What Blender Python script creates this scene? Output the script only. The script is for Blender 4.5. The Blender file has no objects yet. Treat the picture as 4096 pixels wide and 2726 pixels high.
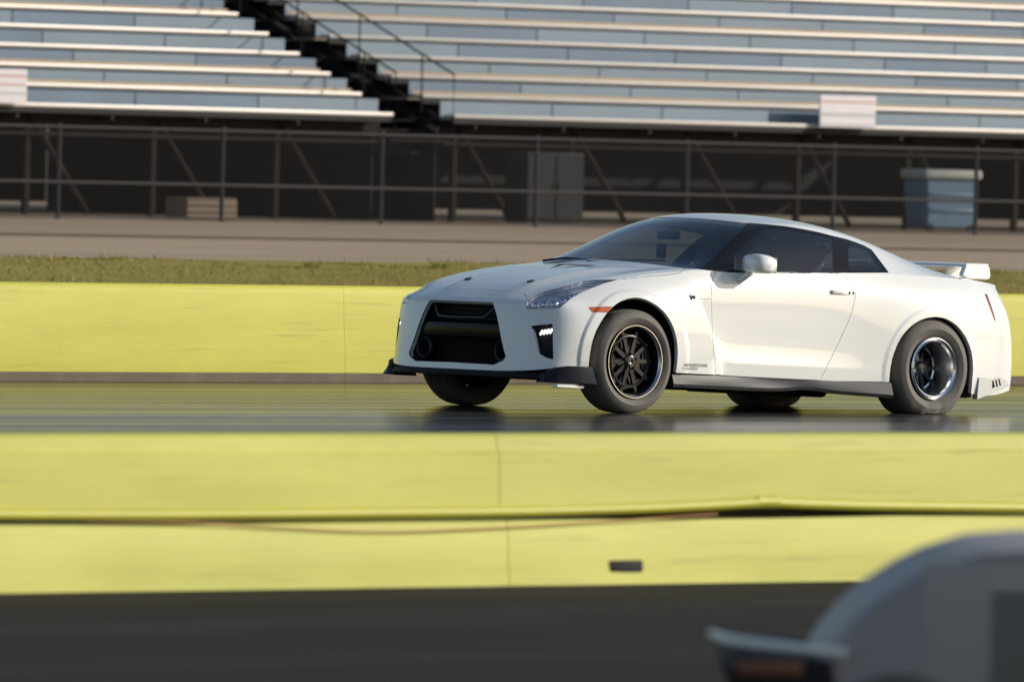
import bpy, bmesh, math, random
import numpy as np
from mathutils import Vector, Matrix
from mathutils.bvhtree import BVHTree

SC = bpy.context.scene
COL = SC.collection
random.seed(7)
rng = np.random.default_rng(7)

# ------------------------------------------------------------------ camera
# world: the strip runs along X (the car heads towards -X), the camera stands at -Y
F_PX, IMG_W, IMG_H = 39300.0, 4096.0, 2726.0
YAW, PITCH, ROLL = 0.7224372, -0.0188449, 0.0240206
CAM = np.array([-45.7968068, -50.0556408, 1.7199465])
_v = np.array([math.sin(YAW) * math.cos(PITCH), math.cos(YAW) * math.cos(PITCH), math.sin(PITCH)])
_r = np.array([math.cos(YAW), -math.sin(YAW), 0.0])
_u = np.cross(_r, _v)
CR = math.cos(ROLL) * _r + math.sin(ROLL) * _u
CU = -math.sin(ROLL) * _r + math.cos(ROLL) * _u
CV = _v
cam_data = bpy.data.cameras.new("camera")
cam_data.sensor_width = 23.5
cam_data.lens = F_PX / IMG_W * 23.5
cam_data.clip_start = 0.5
cam_data.clip_end = 6000
cam_data.dof.use_dof = True
cam_data.dof.focus_distance = 66.0
cam_data.dof.aperture_fstop = 4.0
cam = bpy.data.objects.new("camera", cam_data)
COL.objects.link(cam)
cam.matrix_world = Matrix(((CR[0], CU[0], -CV[0], CAM[0]), (CR[1], CU[1], -CV[1], CAM[1]),
                           (CR[2], CU[2], -CV[2], CAM[2]), (0, 0, 0, 1)))
SC.camera = cam

# ------------------------------------------------------------------ sky, sun, exposure
SUN_DIR = Vector((0.62, -0.72, 0.0)).normalized()          # replaced below from azimuth/elevation
SUN_AZ, SUN_EL = math.radians(-35.0), math.radians(21.0)   # azimuth measured from +X towards +Y
SUN_DIR = Vector((math.cos(SUN_AZ) * math.cos(SUN_EL), math.sin(SUN_AZ) * math.cos(SUN_EL), math.sin(SUN_EL)))
world = bpy.data.worlds.new("World")
SC.world = world
world.use_nodes = True
wn, wl = world.node_tree.nodes, world.node_tree.links
sky = wn.new("ShaderNodeTexSky")
sky.sky_type = 'NISHITA'
sky.sun_disc = False
sky.sun_elevation = SUN_EL
sky.sun_rotation = math.pi / 2 - SUN_AZ                     # 0 looks at +Y, turning towards +X
sky.dust_density = 1.2
bg = wn["Background"]
bg.inputs[1].default_value = 0.108
wl.new(sky.outputs[0], bg.inputs[0])
sun_data = bpy.data.lights.new("sun", 'SUN')
sun_data.energy = 3.7
sun_data.angle = math.radians(0.55)
sun_data.color = (1.0, 0.955, 0.86)
sun = bpy.data.objects.new("sun", sun_data)
COL.objects.link(sun)
sun.rotation_euler = SUN_DIR.to_track_quat('Z', 'Y').to_euler()
SC.view_settings.view_transform = 'Standard'
SC.view_settings.look = 'None'
SC.view_settings.exposure = 0.07
SC.view_settings.gamma = 1.0

# ------------------------------------------------------------------ helpers
def tag(o, label=None, cat=None, group=None, kind=None):
    if label: o["label"] = label
    if cat: o["category"] = cat
    if group: o["group"] = group
    if kind: o["kind"] = kind
    return o

def empty(name, loc=(0, 0, 0), rz=0.0):
    o = bpy.data.objects.new(name, None)
    o.empty_display_size = 0.1
    COL.objects.link(o)
    o.location = loc
    o.rotation_euler = (0, 0, rz)
    return o

def link_mesh(name, me, mat=None, parent=None, loc=None, rz=None):
    o = bpy.data.objects.new(name, me)
    COL.objects.link(o)
    if mat is not None and not me.materials:
        me.materials.append(mat)
    if parent is not None: o.parent = parent
    if loc is not None: o.location = loc
    if rz is not None: o.rotation_euler = (0, 0, rz)
    return o

def smooth(me, ang=None):
    me.polygons.foreach_set("use_smooth", [True] * len(me.polygons))
    if ang is not None:
        me.set_sharp_from_angle(angle=math.radians(ang))
    return me

def to_obj(bm, name, mat=None, parent=None, ang=40, loc=None, rz=None, sm=True):
    me = bpy.data.meshes.new(name)
    bm.to_mesh(me)
    bm.free()
    if sm: smooth(me, ang)
    return link_mesh(name, me, mat, parent, loc, rz)

def bbox(bm, c, s, bev=0.0, seg=2, rot=None):
    """a box of size s centred at c, bevelled"""
    m = Matrix.Translation(c)
    if rot is not None: m = m @ rot
    r = bmesh.ops.create_cube(bm, size=1.0, matrix=m @ Matrix.Diagonal((s[0], s[1], s[2], 1)))
    if bev > 0:
        es = list({e for v in r['verts'] for e in v.link_edges})
        bmesh.ops.bevel(bm, geom=es, offset=bev, segments=seg, affect='EDGES', profile=0.5)
    return bm

def tube(bm, pts, rad, n=8, caps=True, closed=False):
    pts = [Vector(p) for p in pts]
    rings = []
    m = len(pts)
    up = Vector((0, 0, 1))
    for i, p in enumerate(pts):
        a = pts[(i - 1) % m] if (i > 0 or closed) else pts[i]
        b = pts[(i + 1) % m] if (i < m - 1 or closed) else pts[i]
        t = (b - a).normalized()
        s = t.cross(up)
        if s.length < 1e-4: s = t.cross(Vector((0, 1, 0)))
        s.normalize()
        q = s.cross(t)
        rr = rad[i] if hasattr(rad, '__len__') else rad
        rings.append([bm.verts.new(p + rr * (math.cos(2 * math.pi * k / n) * s + math.sin(2 * math.pi * k / n) * q)) for k in range(n)])
    for i in range(m - 1 + (1 if closed else 0)):
        A, B = rings[i], rings[(i + 1) % m]
        for k in range(n):
            bm.faces.new((A[k], A[(k + 1) % n], B[(k + 1) % n], B[k]))
    if caps and not closed:
        bm.faces.new(rings[0][::-1])
        bm.faces.new(rings[-1])
    bmesh.ops.recalc_face_normals(bm, faces=bm.faces)
    return bm

def lathe(bm, prof, n=64, axis='y', c=(0, 0, 0), closed=False):
    """prof: (axial, radius) pairs revolved about the axis"""
    rings = []
    for a, r in prof:
        ring = []
        for k in range(n):
            t = 2 * math.pi * k / n
            if axis == 'y': p = (c[0] + r * math.cos(t), c[1] + a, c[2] + r * math.sin(t))
            elif axis == 'x': p = (c[0] + a, c[1] + r * math.cos(t), c[2] + r * math.sin(t))
            else: p = (c[0] + r * math.cos(t), c[1] + r * math.sin(t), c[2] + a)
            ring.append(bm.verts.new(p))
        rings.append(ring)
    m = len(rings)
    for i in range(m if closed else m - 1):
        A, B = rings[i], rings[(i + 1) % m]
        for k in range(n):
            bm.faces.new((A[k], A[(k + 1) % n], B[(k + 1) % n], B[k]))
    bmesh.ops.recalc_face_normals(bm, faces=bm.faces)
    return bm

def extrude_profile(bm, prof, x0, x1, nx=1, jitter=None):
    """closed (y,z) profile swept along x"""
    rings = []
    for i in range(nx + 1):
        x = x0 + (x1 - x0) * i / nx
        rings.append([bm.verts.new((x, y, z)) for y, z in prof])
    n = len(prof)
    for i in range(nx):
        for k in range(n):
            bm.faces.new((rings[i][k], rings[i][(k + 1) % n], rings[i + 1][(k + 1) % n], rings[i + 1][k]))
    bm.faces.new(rings[0]); bm.faces.new(rings[-1][::-1])
    bmesh.ops.recalc_face_normals(bm, faces=bm.faces)
    return bm

# ------------------------------------------------------------------ materials
def new_mat(name):
    m = bpy.data.materials.new(name)
    m.use_nodes = True
    return m, m.node_tree.nodes, m.node_tree.links, m.node_tree.nodes["Principled BSDF"]

def simple(name, col, rough=0.5, metal=0.0, coat=0.0, spec=0.5, noise=0.0, nscale=20.0, bump=0.0, rvar=0.0, stretch=None):
    m, n, l, p = new_mat(name)
    p.inputs["Base Color"].default_value = (*col, 1)
    p.inputs["Roughness"].default_value = rough
    p.inputs["Metallic"].default_value = metal
    p.inputs["Coat Weight"].default_value = coat
    p.inputs["Coat Roughness"].default_value = 0.04
    p.inputs["Specular IOR Level"].default_value = spec
    if noise or bump or rvar:
        tc = n.new("ShaderNodeTexCoord")
        src = tc.outputs["Object"]
        if stretch:
            mp = n.new("ShaderNodeMapping"); mp.inputs["Scale"].default_value = stretch
            l.new(src, mp.inputs[0]); src = mp.outputs[0]
        tx = n.new("ShaderNodeTexNoise"); tx.inputs["Scale"].default_value = nscale; tx.inputs["Detail"].default_value = 6
        l.new(src, tx.inputs["Vector"])
        if noise:
            mx = n.new("ShaderNodeMix"); mx.data_type = 'RGBA'
            mx.inputs["A"].default_value = (*[c * (1 - noise) for c in col], 1)
            mx.inputs["B"].default_value = (*[min(1, c * (1 + noise)) for c in col], 1)
            l.new(tx.outputs["Fac"], mx.inputs["Factor"]); l.new(mx.outputs["Result"], p.inputs["Base Color"])
        if rvar:
            mr = n.new("ShaderNodeMapRange"); mr.inputs["To Min"].default_value = rough - rvar; mr.inputs["To Max"].default_value = rough + rvar
            l.new(tx.outputs["Fac"], mr.inputs["Value"]); l.new(mr.outputs["Result"], p.inputs["Roughness"])
        if bump:
            b = n.new("ShaderNodeBump"); b.inputs["Strength"].default_value = bump; b.inputs["Distance"].default_value = 0.02
            l.new(tx.outputs["Fac"], b.inputs["Height"]); l.new(b.outputs[0], p.inputs["Normal"])
    return m

def glass_mat(name, tint, gloss=0.0):
    """thin car glass: Fresnel reflection over tinted see-through"""
    m, n, l, p = new_mat(name)
    n.remove(p)
    out = n["Material Output"]
    tr = n.new("ShaderNodeBsdfTransparent"); tr.inputs[0].default_value = (*tint, 1)
    gl = n.new("ShaderNodeBsdfGlossy"); gl.inputs["Roughness"].default_value = 0.02; gl.inputs[0].default_value = (0.95, 0.97, 1, 1)
    fr = n.new("ShaderNodeLayerWeight"); fr.inputs[0].default_value = 0.5      # facing: the same from both sides
    pw = n.new("ShaderNodeMath"); pw.operation = 'POWER'; pw.inputs[1].default_value = 4.0
    l.new(fr.outputs["Facing"], pw.inputs[0])
    ad = n.new("ShaderNodeMath"); ad.operation = 'MULTIPLY_ADD'; ad.inputs[1].default_value = 0.90; ad.inputs[2].default_value = 0.055 + gloss; ad.use_clamp = True
    mx = n.new("ShaderNodeMixShader")
    l.new(pw.outputs[0], ad.inputs[0]); l.new(ad.outputs[0], mx.inputs[0])
    l.new(tr.outputs[0], mx.inputs[1]); l.new(gl.outputs[0], mx.inputs[2]); l.new(mx.outputs[0], out.inputs[0])
    return m

M = {}
M['white_paint'] = simple('white_paint', (0.79, 0.79, 0.765), 0.24, coat=1.0, spec=0.5)
M['gloss_black'] = simple('gloss_black', (0.006, 0.006, 0.007), 0.2, spec=0.3)
M['satin_black'] = simple('satin_black', (0.018, 0.018, 0.02), 0.45)
M['matt_black'] = simple('matt_black', (0.008, 0.008, 0.009), 0.8)
M['carbon'] = simple('carbon', (0.016, 0.016, 0.019), 0.40, spec=0.2, noise=0.25, nscale=60)
M['chrome'] = simple('chrome', (0.82, 0.82, 0.84), 0.12, metal=1.0)
M['brushed'] = simple('brushed', (0.78, 0.78, 0.80), 0.25, metal=1.0, noise=0.1, nscale=30)
M['black_metal'] = simple('black_metal', (0.02, 0.02, 0.022), 0.25, metal=0.6, coat=0.4)
M['gunmetal'] = simple('gunmetal', (0.09, 0.09, 0.10), 0.3, metal=0.8)
M['rubber'] = simple('rubber', (0.125, 0.113, 0.10), 0.75, noise=0.25, nscale=9, bump=0.1)
M['tread'] = simple('tread', (0.022, 0.021, 0.020), 0.6, noise=0.2, nscale=30, bump=0.3)
M['glass'] = glass_mat('glass', (0.52, 0.57, 0.56), .03)
M['glass_dark'] = glass_mat('glass_dark', (0.34, 0.38, 0.39), .02)
M['lens'] = glass_mat('lens', (0.85, 0.86, 0.9))
M['amber'] = simple('amber', (0.55, 0.11, 0.012), 0.2, coat=0.8)
M['red_lens'] = simple('red_lens', (0.28, 0.012, 0.014), 0.15, coat=0.8)
M['interior'] = simple('interior', (0.06, 0.06, 0.06), 0.7)
M['seat_grey'] = simple('seat_grey', (0.16, 0.155, 0.15), 0.8, noise=0.2)
# ================================================================== the white coupe
CAR_PITCH = math.radians(1.75)          # nose lifted by the launch, tail squatting
CAR_M = Matrix.Translation((1.39, 0, 0)) @ Matrix.Rotation(CAR_PITCH, 4, 'Y') @ Matrix.Translation((-1.39, 0, 0))
CAR_MI = CAR_M.inverted()
car = empty("sports_coupe", (0, 0, 0))
car_body = None

def cage():
    V, Fc, creases = [], [], {}
    def add(x, w, z):
        V.append((x, -w, z)); return len(V) - 1
    S = [-1.84, -1.68, -1.5, -1.30, -1.12, -.97, -.885, -.845, -.72, -.45, -.1, .25, .6, .88, 1.1, 1.39, 1.65, 1.88, 2.05, 2.18]
    nS = len(S)
    # ---- side rows: (x keys) -> w for k0..k6, z for k0..k6
    kx = [-1.84, -1.68, -1.5, -1.30, -1.12, -.97, -.885, -.845, -.72, -.45, -.1, .25, .6, .88, 1.1, 1.39, 1.65, 1.88, 2.05, 2.18]
    W = [
     [.885,.905,.918,.925,.925,.92,.915,.893,.888,.886,.886,.888,.895,.91,.925,.932,.925,.895,.855,.79],
     [.895,.918,.932,.938,.938,.932,.925,.902,.901,.900,.900,.900,.903,.918,.935,.945,.938,.912,.870,.805],
     [.898,.922,.938,.945,.945,.940,.934,.890,.881,.878,.878,.882,.895,.922,.942,.953,.946,.920,.878,.812],
     [.890,.918,.936,.945,.945,.940,.934,.888,.889,.889,.890,.893,.902,.924,.944,.955,.948,.922,.880,.812],
     [.865,.897,.918,.928,.928,.926,.923,.892,.894,.894,.895,.898,.905,.922,.938,.948,.942,.916,.872,.805],
     [.815,.848,.872,.884,.890,.892,.893,.890,.889,.890,.892,.894,.898,.906,.914,.918,.912,.887,.842,.775],
     [.735,.765,.79,.805,.815,.825,.83,.832,.838,.845,.848,.848,.846,.843,.84,.835,.825,.80,.75,.69]]
    Z = [
     [.215,.21,.205,.205,.205,.204,.203,.202,.20,.198,.197,.197,.198,.20,.203,.20,.17,.14,.15,.16],
     [.29]*3+[.29]*14+[.27,.27,.28],
     [.40]*20,
     [.52,.53,.54,.54,.54,.54,.54,.54,.54,.54,.54,.54,.54,.54,.55,.56,.56,.55,.55,.55],
     [.61,.63,.65,.67,.675,.68,.68,.68,.68,.68,.685,.69,.695,.70,.705,.71,.71,.705,.70,.69],
     [.675,.71,.74,.775,.795,.805,.81,.81,.815,.82,.825,.83,.835,.84,.845,.85,.85,.84,.83,.82],
     [.735,.775,.81,.845,.87,.888,.897,.902,.912,.922,.93,.937,.945,.952,.955,.955,.95,.94,.93,.92]]
    slant = {5: .02, 6: .58, 7: .58, 8: .38, 9: .12}
    side = [[None] * nS for _ in range(7)]
    for k in range(7):
        for j in range(nS):
            z = Z[k][j]
            sx = S[j] + slant.get(j, 0) * max(0.0, .80 - max(z, .33)) * .95
            side[k][j] = (sx, W[k][j], z)
    # ---- front face: columns 0..5 + corner (6)
    fw_low = [0, .20, .40, .565, .68, .785, .86]
    fw_top = [0, .18, .36, .50, .60, .685, .735]
    fdx = [0, .004, .018, .045, .083, .145, .235]
    fz = [.162, .255, .37, .50, .610, .636, .655]
    fx0 = [-2.225, -2.215, -2.205, -2.195, -2.18, -2.165, -2.125]
    front = [[None] * 7 for _ in range(7)]
    for k in range(7):
        t = [0, .0, .0, .04, .22, .5, 1.0][k]
        for c in range(7):
            w = fw_low[c] * (1 - t) + fw_top[c] * t
            z = fz[k] + ([0, 0, .002, .004, .008, .016, .03][c] * (k / 6.0))
            if k == 0: z += [0, 0, 0, .004, .012, .026, .045][c]
            front[k][c] = (fx0[k] + fdx[c] * (1 - .12 * t), w, z)
    # ---- rear face columns
    rw_low = [0, .2, .4, .54, .64, .73, .79]
    rw_top = [0, .2, .36, .46, .54, .60, .645]
    rdx = [0, .004, .014, .035, .06, .095, .15]
    rz = [.19, .29, .41, .56, .70, .82, .915]
    rx0 = [2.425, 2.44, 2.435, 2.425, 2.40, 2.37, 2.315]
    rear = [[None] * 7 for _ in range(7)]
    for k in range(7):
        t = [0, 0, 0, .03, .12, .4, 1.0][k]
        for c in range(7):
            w = rw_low[c] * (1 - t) + rw_top[c] * t
            rear[k][c] = (rx0[k] - rdx[c], w, rz[k])
    # ---- top stations
    xc = [-2.01, -1.86, -1.67, -1.46, -1.26, -1.10, -1.02, -.965, -.81, -.555, -.26, .12, .5, .85, 1.15, 1.45, 1.70, 1.92, 2.1, 2.22]
    zc = [.702, .757, .808, .850, .888, .915, .938, .966, 1.048, 1.172, 1.290, 1.325, 1.318, 1.278, 1.215, 1.125, 1.030, .975, .955, .945]
    v4 = {5: (-.985, .70, .905), 6: (-.89, .725, .917), 7: (-.78, .742, .935), 8: (-.60, .722, .995), 9: (-.36, .675, 1.11),
          10: (-.07, .610, 1.233), 11: (.26, .602, 1.266), 12: (.6, .597, 1.250), 13: (.9, .585, 1.203), 14: (1.17, .578, 1.135), 15: (1.43, .592, 1.052),
          16: (1.67, .625, .990), 17: (1.89, .65, .960), 18: (2.06, .635, .945), 19: (2.18, .595, .937)}
    v5 = {5: (-.975, .77, .905), 6: (-.885, .785, .912), 7: (-.80, .798, .922), 8: (-.65, .797, .955), 9: (-.405, .773, 1.02),
          10: (-.09, .742, 1.095), 11: (.255, .737, 1.115), 12: (.6, .733, 1.108), 13: (.89, .724, 1.08), 14: (1.13, .718, 1.05), 15: (1.41, .728, 1.005),
          16: (1.66, .738, .970), 17: (1.88, .735, .950), 18: (2.05, .695, .938), 19: (2.18, .645, .930)}
    top = [[None] * 7 for _ in range(nS)]
    for j in range(nS):
        xe, we, ze = side[6][j]
        if j in v4:
            p4, p5 = v4[j], v5[j]
        else:
            p4 = (xe - .03, we - .13, ze + .018); p5 = (xe - .01, we - .055, ze + .02)
        top[j][6] = (xe, we, ze); top[j][5] = p5; top[j][4] = p4
        for c, t in ((0, 0), (1, .3), (2, .58), (3, .82)):
            zz = zc[j] + (p4[2] - zc[j]) * t ** 2.3
            if j <= 4:                                   # hood: raised centre, valley before the fender crest
                zz += [.004, .008, .018, -.016][c]
            top[j][c] = (xc[j] + (p4[0] - xc[j]) * t ** 2, p4[1] * t, zz)
    # ---- vertices
    fi = [[None] * 7 for _ in range(7)]; si = [[None] * nS for _ in range(7)]; ri = [[None] * 7 for _ in range(7)]
    for k in range(7):
        for c in range(7): fi[k][c] = add(*front[k][c])
        for j in range(nS): si[k][j] = add(*side[k][j])
        for c in range(7): ri[k][c] = add(*rear[k][c])
    ti = [[None] * 7 for _ in range(nS)]
    for j in range(nS):
        for c in range(6): ti[j][c] = add(*top[j][c])
        ti[j][6] = si[6][j]
    per = [[fi[k][c] for c in range(7)] + si[k] + [ri[k][c] for c in range(6, -1, -1)] for k in range(7)]
    n = len(per[0])
    for k in range(6):
        for i in range(n - 1):
            Fc.append((per[k][i], per[k][i + 1], per[k + 1][i + 1], per[k + 1][i]))
    rows = [fi[6]] + ti + [ri[6]]
    for j in range(len(rows) - 1):
        for c in range(6):
            Fc.append((rows[j][c + 1], rows[j][c], rows[j + 1][c], rows[j + 1][c + 1]))
    def cr(a, b, w): creases[(min(a, b), max(a, b))] = w
    for j in range(7, 15): cr(si[6][j], si[6][j + 1], .75)           # belt line
    for j in range(7, 10): cr(ti[j][4], ti[j + 1][4], .45)           # windscreen pillar
    for j in range(10, 15): cr(ti[j][4], ti[j + 1][4], .25)
    for k in range(1, 6): cr(si[k][6], si[k + 1][6], .9) if k < 5 else None
    for k in range(1, 5): cr(si[k][7], si[k + 1][7], .7)
    for c in range(5): cr(ti[5][c], ti[5][c + 1], .5) if c < 4 else None   # cowl
    for c in range(6): cr(fi[4][c], fi[4][c + 1], .5)
    for j in range(0, 4): cr(ti[j][2], ti[j + 1][2], .7)              # hood ridge
    for j in range(8, 13): cr(si[1][j], si[1][j + 1], .6)              # lower door crease
    for c in range(6): cr(ri[6][c], ri[6][c + 1], .6)
    return V, Fc, creases

def mesh_eval(V, Fc, creases, lvl):
    nv = len(V)
    mid = {i for i in range(nv) if abs(V[i][1]) < 1e-6}
    mp = {i: (i if i in mid else None) for i in range(nv)}
    V = list(V)
    for i in range(nv):
        if mp[i] is None:
            V.append((V[i][0], -V[i][1], V[i][2])); mp[i] = len(V) - 1
    Fc = list(Fc) + [tuple(mp[i] for i in f[::-1]) for f in Fc]
    creases = dict(creases)
    for (a, b), w in list(creases.items()):
        a, b = mp[a], mp[b]; creases[(min(a, b), max(a, b))] = w
    me = bpy.data.meshes.new("cage_tmp")
    me.from_pydata(V, [], Fc)
    at = me.attributes.new("crease_edge", 'FLOAT', 'EDGE')
    for e in me.edges:
        a, b = e.vertices
        at.data[e.index].value = creases.get((min(a, b), max(a, b)), 0.0)
    o = bpy.data.objects.new("cage_tmp", me); COL.objects.link(o)
    md = o.modifiers.new("s", 'SUBSURF'); md.levels = lvl; md.render_levels = lvl
    md.boundary_smooth = 'PRESERVE_CORNERS'
    dg = bpy.context.evaluated_depsgraph_get()
    ev = o.evaluated_get(dg)
    out = bpy.data.meshes.new_from_object(ev)
    bpy.data.objects.remove(o); bpy.data.meshes.remove(me)
    return out

half = bmesh.new()
_cm = mesh_eval(*cage(), 4)
half.from_mesh(_cm)
bpy.data.meshes.remove(_cm)
bmesh.ops.recalc_face_normals(half, faces=half.faces)
bmesh.ops.delete(half, geom=[v for v in half.verts if v.co.y > 1e-4], context='VERTS')
for v in half.verts:                      # keep the centre line on the centre plane
    if v.co.y > -1e-4: v.co.y = 0.0
half.normal_update()

# raised flange round the wheel openings
def flange(cx, cz, r, amp):
    for v in half.verts:
        if v.co.y > -.70 or abs(v.co.x - cx) > .62 or v.co.z < .15: continue
        d = math.hypot(v.co.x - cx, v.co.z - cz) - r
        t = min(1.0, max(0.0, (.062 - d) / .014))
        v.co.y -= amp * t * t * (3 - 2 * t) * min(1.0, max(0.0, (v.co.z - .15) / .1))
flange(-1.395, .275, .418, .011)
flange(1.372, .285, .392, .007)
half.normal_update()
# ---- outlines are read off the near side in picture pixels, carried onto the body surface, and mirrored
ZO = {'A': (1500, 1000, 2.61375), 'B': (2100, 1000, 2.61375), 'C': (2200, 820, 2.945), 'D': (3300, 1000, 2.24),
      '1': (1500, 800, 1.6507), '2': (2700, 800, 1.6504)}
def px(z, pts):
    a, b, s = ZO[z]
    return [(a + x / s, b + y / s) for x, y in pts]
_MI = np.array(CAR_MI)
def ray_b(X, Y):
    """picture pixel -> ray in the body frame"""
    d = CV * F_PX + CR * (X - IMG_W / 2) - CU * (Y - IMG_H / 2)
    o = _MI @ np.array([*CAM, 1.0]); q = _MI[:3, :3] @ d
    return Vector(o[:3]), Vector(q).normalized()
_MC = np.array(CAR_M)
def pix(co):
    w = _MC @ np.array([co[0], co[1], co[2], 1.0]) 
    d = w[:3] - CAM
    z = d @ CV
    return (IMG_W / 2 + F_PX * (d @ CR) / z, IMG_H / 2 - F_PX * (d @ CU) / z)
BODY_CAM = ray_b(2048, 1363)[0]
def on_plane(P, ax, val):
    o, d = ray_b(*P)
    t = (val - o[ax]) / d[ax]
    return o + d * t

def inside(p, poly):
    x, y = p; c = False; n = len(poly); j = n - 1
    for i in range(n):
        xi, yi = poly[i]; xj, yj = poly[j]
        if (yi > y) != (yj > y) and x < (xj - xi) * (y - yi) / (yj - yi) + xi: c = not c
        j = i
    return c
def facing(f):
    return f.normal.dot((f.calc_center_median() - BODY_CAM).normalized()) < 0.02
def cut(bm, poly):
    n = len(poly)
    X0, X1 = min(p[0] for p in poly) - 4, max(p[0] for p in poly) + 4
    Y0, Y1 = min(p[1] for p in poly) - 4, max(p[1] for p in poly) + 4
    V = np.array([v.co[:] + (1.0,) for v in bm.verts]) @ _MC.T
    D = V[:, :3] - CAM
    zc = D @ CV
    PX = IMG_W / 2 + F_PX * (D @ CR) / zc; PY = IMG_H / 2 - F_PX * (D @ CU) / zc
    bm.verts.index_update()
    P = {}
    cand = {}
    def consider(f):
        ps = []
        for v in f.verts:
            if v not in P: P[v] = pix(v.co)
            ps.append(P[v])
        bx = (min(p[0] for p in ps), max(p[0] for p in ps), min(p[1] for p in ps), max(p[1] for p in ps))
        if bx[1] < X0 or bx[0] > X1 or bx[3] < Y0 or bx[2] > Y1: return
        f.normal_update()
        if facing(f): cand[f] = bx
    ok = (PX > X0 - 60) & (PX < X1 + 60) & (PY > Y0 - 60) & (PY < Y1 + 60)
    for v, k, a, b in zip(bm.verts, ok, PX, PY):
        if k: P[v] = (a, b)
    for f in bm.faces:
        if f.verts[0] in P: consider(f)
    for i in range(n):
        a, b = poly[i], poly[(i + 1) % n]
        x0, x1 = min(a[0], b[0]) - 3, max(a[0], b[0]) + 3
        y0, y1 = min(a[1], b[1]) - 3, max(a[1], b[1]) + 3
        fs = [f for f, q in cand.items() if not (q[1] < x0 or q[0] > x1 or q[3] < y0 or q[2] > y1)]
        if not fs: continue
        o, da = ray_b(*a); _, db = ray_b(*b)
        nrm = da.cross(db)
        if nrm.length < 1e-12: continue
        g = set(fs)
        for f in fs: g.update(f.edges); g.update(f.verts); del cand[f]
        r = bmesh.ops.bisect_plane(bm, geom=list(g), dist=2e-5, plane_co=o, plane_no=nrm.normalized())
        seen = set()
        for q in r['geom']:
            if isinstance(q, bmesh.types.BMFace): seen.add(q)
        for f in fs:
            if f.is_valid: seen.add(f)
        for q in r['geom_cut']:
            if isinstance(q, bmesh.types.BMVert): seen.update(q.link_faces)
        for f in seen: consider(f)

HL_TOP = px('B', [(5, 560), (30, 518), (100, 472), (200, 436), (330, 402), (450, 368), (600, 325), (720, 311), (975, 308)])
HL_BOT = px('B', [(860, 337), (720, 387), (590, 440), (470, 512), (360, 605), (20, 615)])
O = {}
O['arch_f'] = px('B', [(655, 1330), (665, 1220), (680, 1080), (705, 950), (745, 840), (800, 740), (855, 660), (920, 592), (985, 543), (1050, 514), (1115, 499), (1180, 497), (1240, 508),
               (1300, 532), (1365, 568), (1420, 612), (1475, 670), (1520, 738), (1555, 815), (1580, 900), (1593, 980), (1597, 1060), (1593, 1160), (1575, 1300), (1570, 1420), (650, 1420)])
O['arch_r'] = px('D', [(570, 1260), (577, 1170), (585, 1070), (603, 970), (630, 890), (662, 818), (700, 757), (745, 705), (795, 662), (850, 630), (905, 609), (960, 600), (1020, 600), (1080, 612),
               (1130, 637), (1180, 672), (1222, 720), (1262, 780), (1290, 840), (1312, 905), (1323, 980), (1327, 1060), (1322, 1140), (1305, 1335), (1300, 1500), (560, 1500)])
O['grille'] = px('A', [(300, 520), (500, 520), (1228, 545), (1240, 575), (1275, 690), (1320, 930), (1345, 1040), (1366, 1112), (1342, 1150), (1240, 1197), (1150, 1190), (800, 1168), (300, 1130)])
O['drl'] = px('A', [(1625, 795), (1700, 785), (1855, 770), (1858, 950), (1862, 1140), (1790, 1122), (1720, 1080), (1690, 960), (1655, 830)])
O['headlight'] = HL_TOP + HL_BOT
O['marker'] = px('B', [(662, 596), (912, 590), (890, 620), (865, 650), (702, 646)])
O['slit'] = px('2', [(2044, 618), (2060, 622), (2092, 710), (2118, 798), (2108, 792), (2078, 713)])
O['windscreen'] = px('C', [(-60, 612), (120, 612), (400, 628), (650, 641), (900, 660), (1250, 702), (1600, 748), (1768, 755), (1900, 640), (2050, 500), (2200, 350), (2320, 214), (2100, 186), (1900, 166),
                     (1700, 154), (1550, 147), (1400, 142), (1200, 140), (900, 140), (100, 200)])
O['dlo'] = px('C', [(1760, 757), (1890, 642), (2040, 502), (2190, 352), (2312, 210)]) + px('2', [(503, 151), (607, 160), (730, 172), (850, 192), (950, 212), (1050, 238), (1120, 254), (1190, 276), (1250, 300), (1297, 326), (1325, 362), (1412, 478), (1200, 479),
              (1050, 480), (800, 480), (400, 477), (290, 470), (172, 458)])
O['side_glass'] = px('2', [(389, 465), (390, 362), (430, 318), (470, 281), (540, 228), (612, 178), (730, 190), (850, 208), (950, 228), (1043, 250), (1050, 360), (1052, 471), (800, 472), (600, 470)])
O['quarter_glass'] = px('2', [(1158, 462), (1146, 440), (1143, 330), (1152, 302), (1200, 300), (1265, 326), (1290, 348), (1330, 405), (1378, 466), (1280, 468)])
O['hood'] = px('A', [(450, 380), (590, 385), (1000, 405), (1250, 418), (1430, 432), (1560, 460)]) + HL_TOP[1:] + px('B', [(1080, 296), (1200, 284), (1330, 273), (1450, 262), (1560, 250), (1610, 240), (1645, 218), (1682, 184)]) \
    + px('C', [(1500, 722), (1250, 690), (900, 648), (650, 630), (400, 617), (120, 600), (-100, 598)])
O['door'] = px('2', [(274, 462), (252, 510), (243, 545), (240, 600), (242, 750), (248, 900), (258, 1030), (266, 1100), (274, 1300), (700, 1320), (925, 1300), (962, 1185), (982, 1140), (1020, 1065), (1080, 945), (1140, 815), (1170, 730), (1190, 645), (1193, 600), (1183, 560),
               (1150, 527), (1105, 496), (1090, 482), (1050, 481), (800, 481), (400, 478)])
O['bumper_f'] = px('A', [(600, 400), (1000, 415), (1430, 440), (1600, 480)])
for k in ('arch_f', 'arch_r', 'grille', 'drl', 'headlight', 'marker', 'slit', 'windscreen', 'dlo', 'side_glass', 'quarter_glass', 'hood', 'door'):
    cut(half, O[k])
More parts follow.
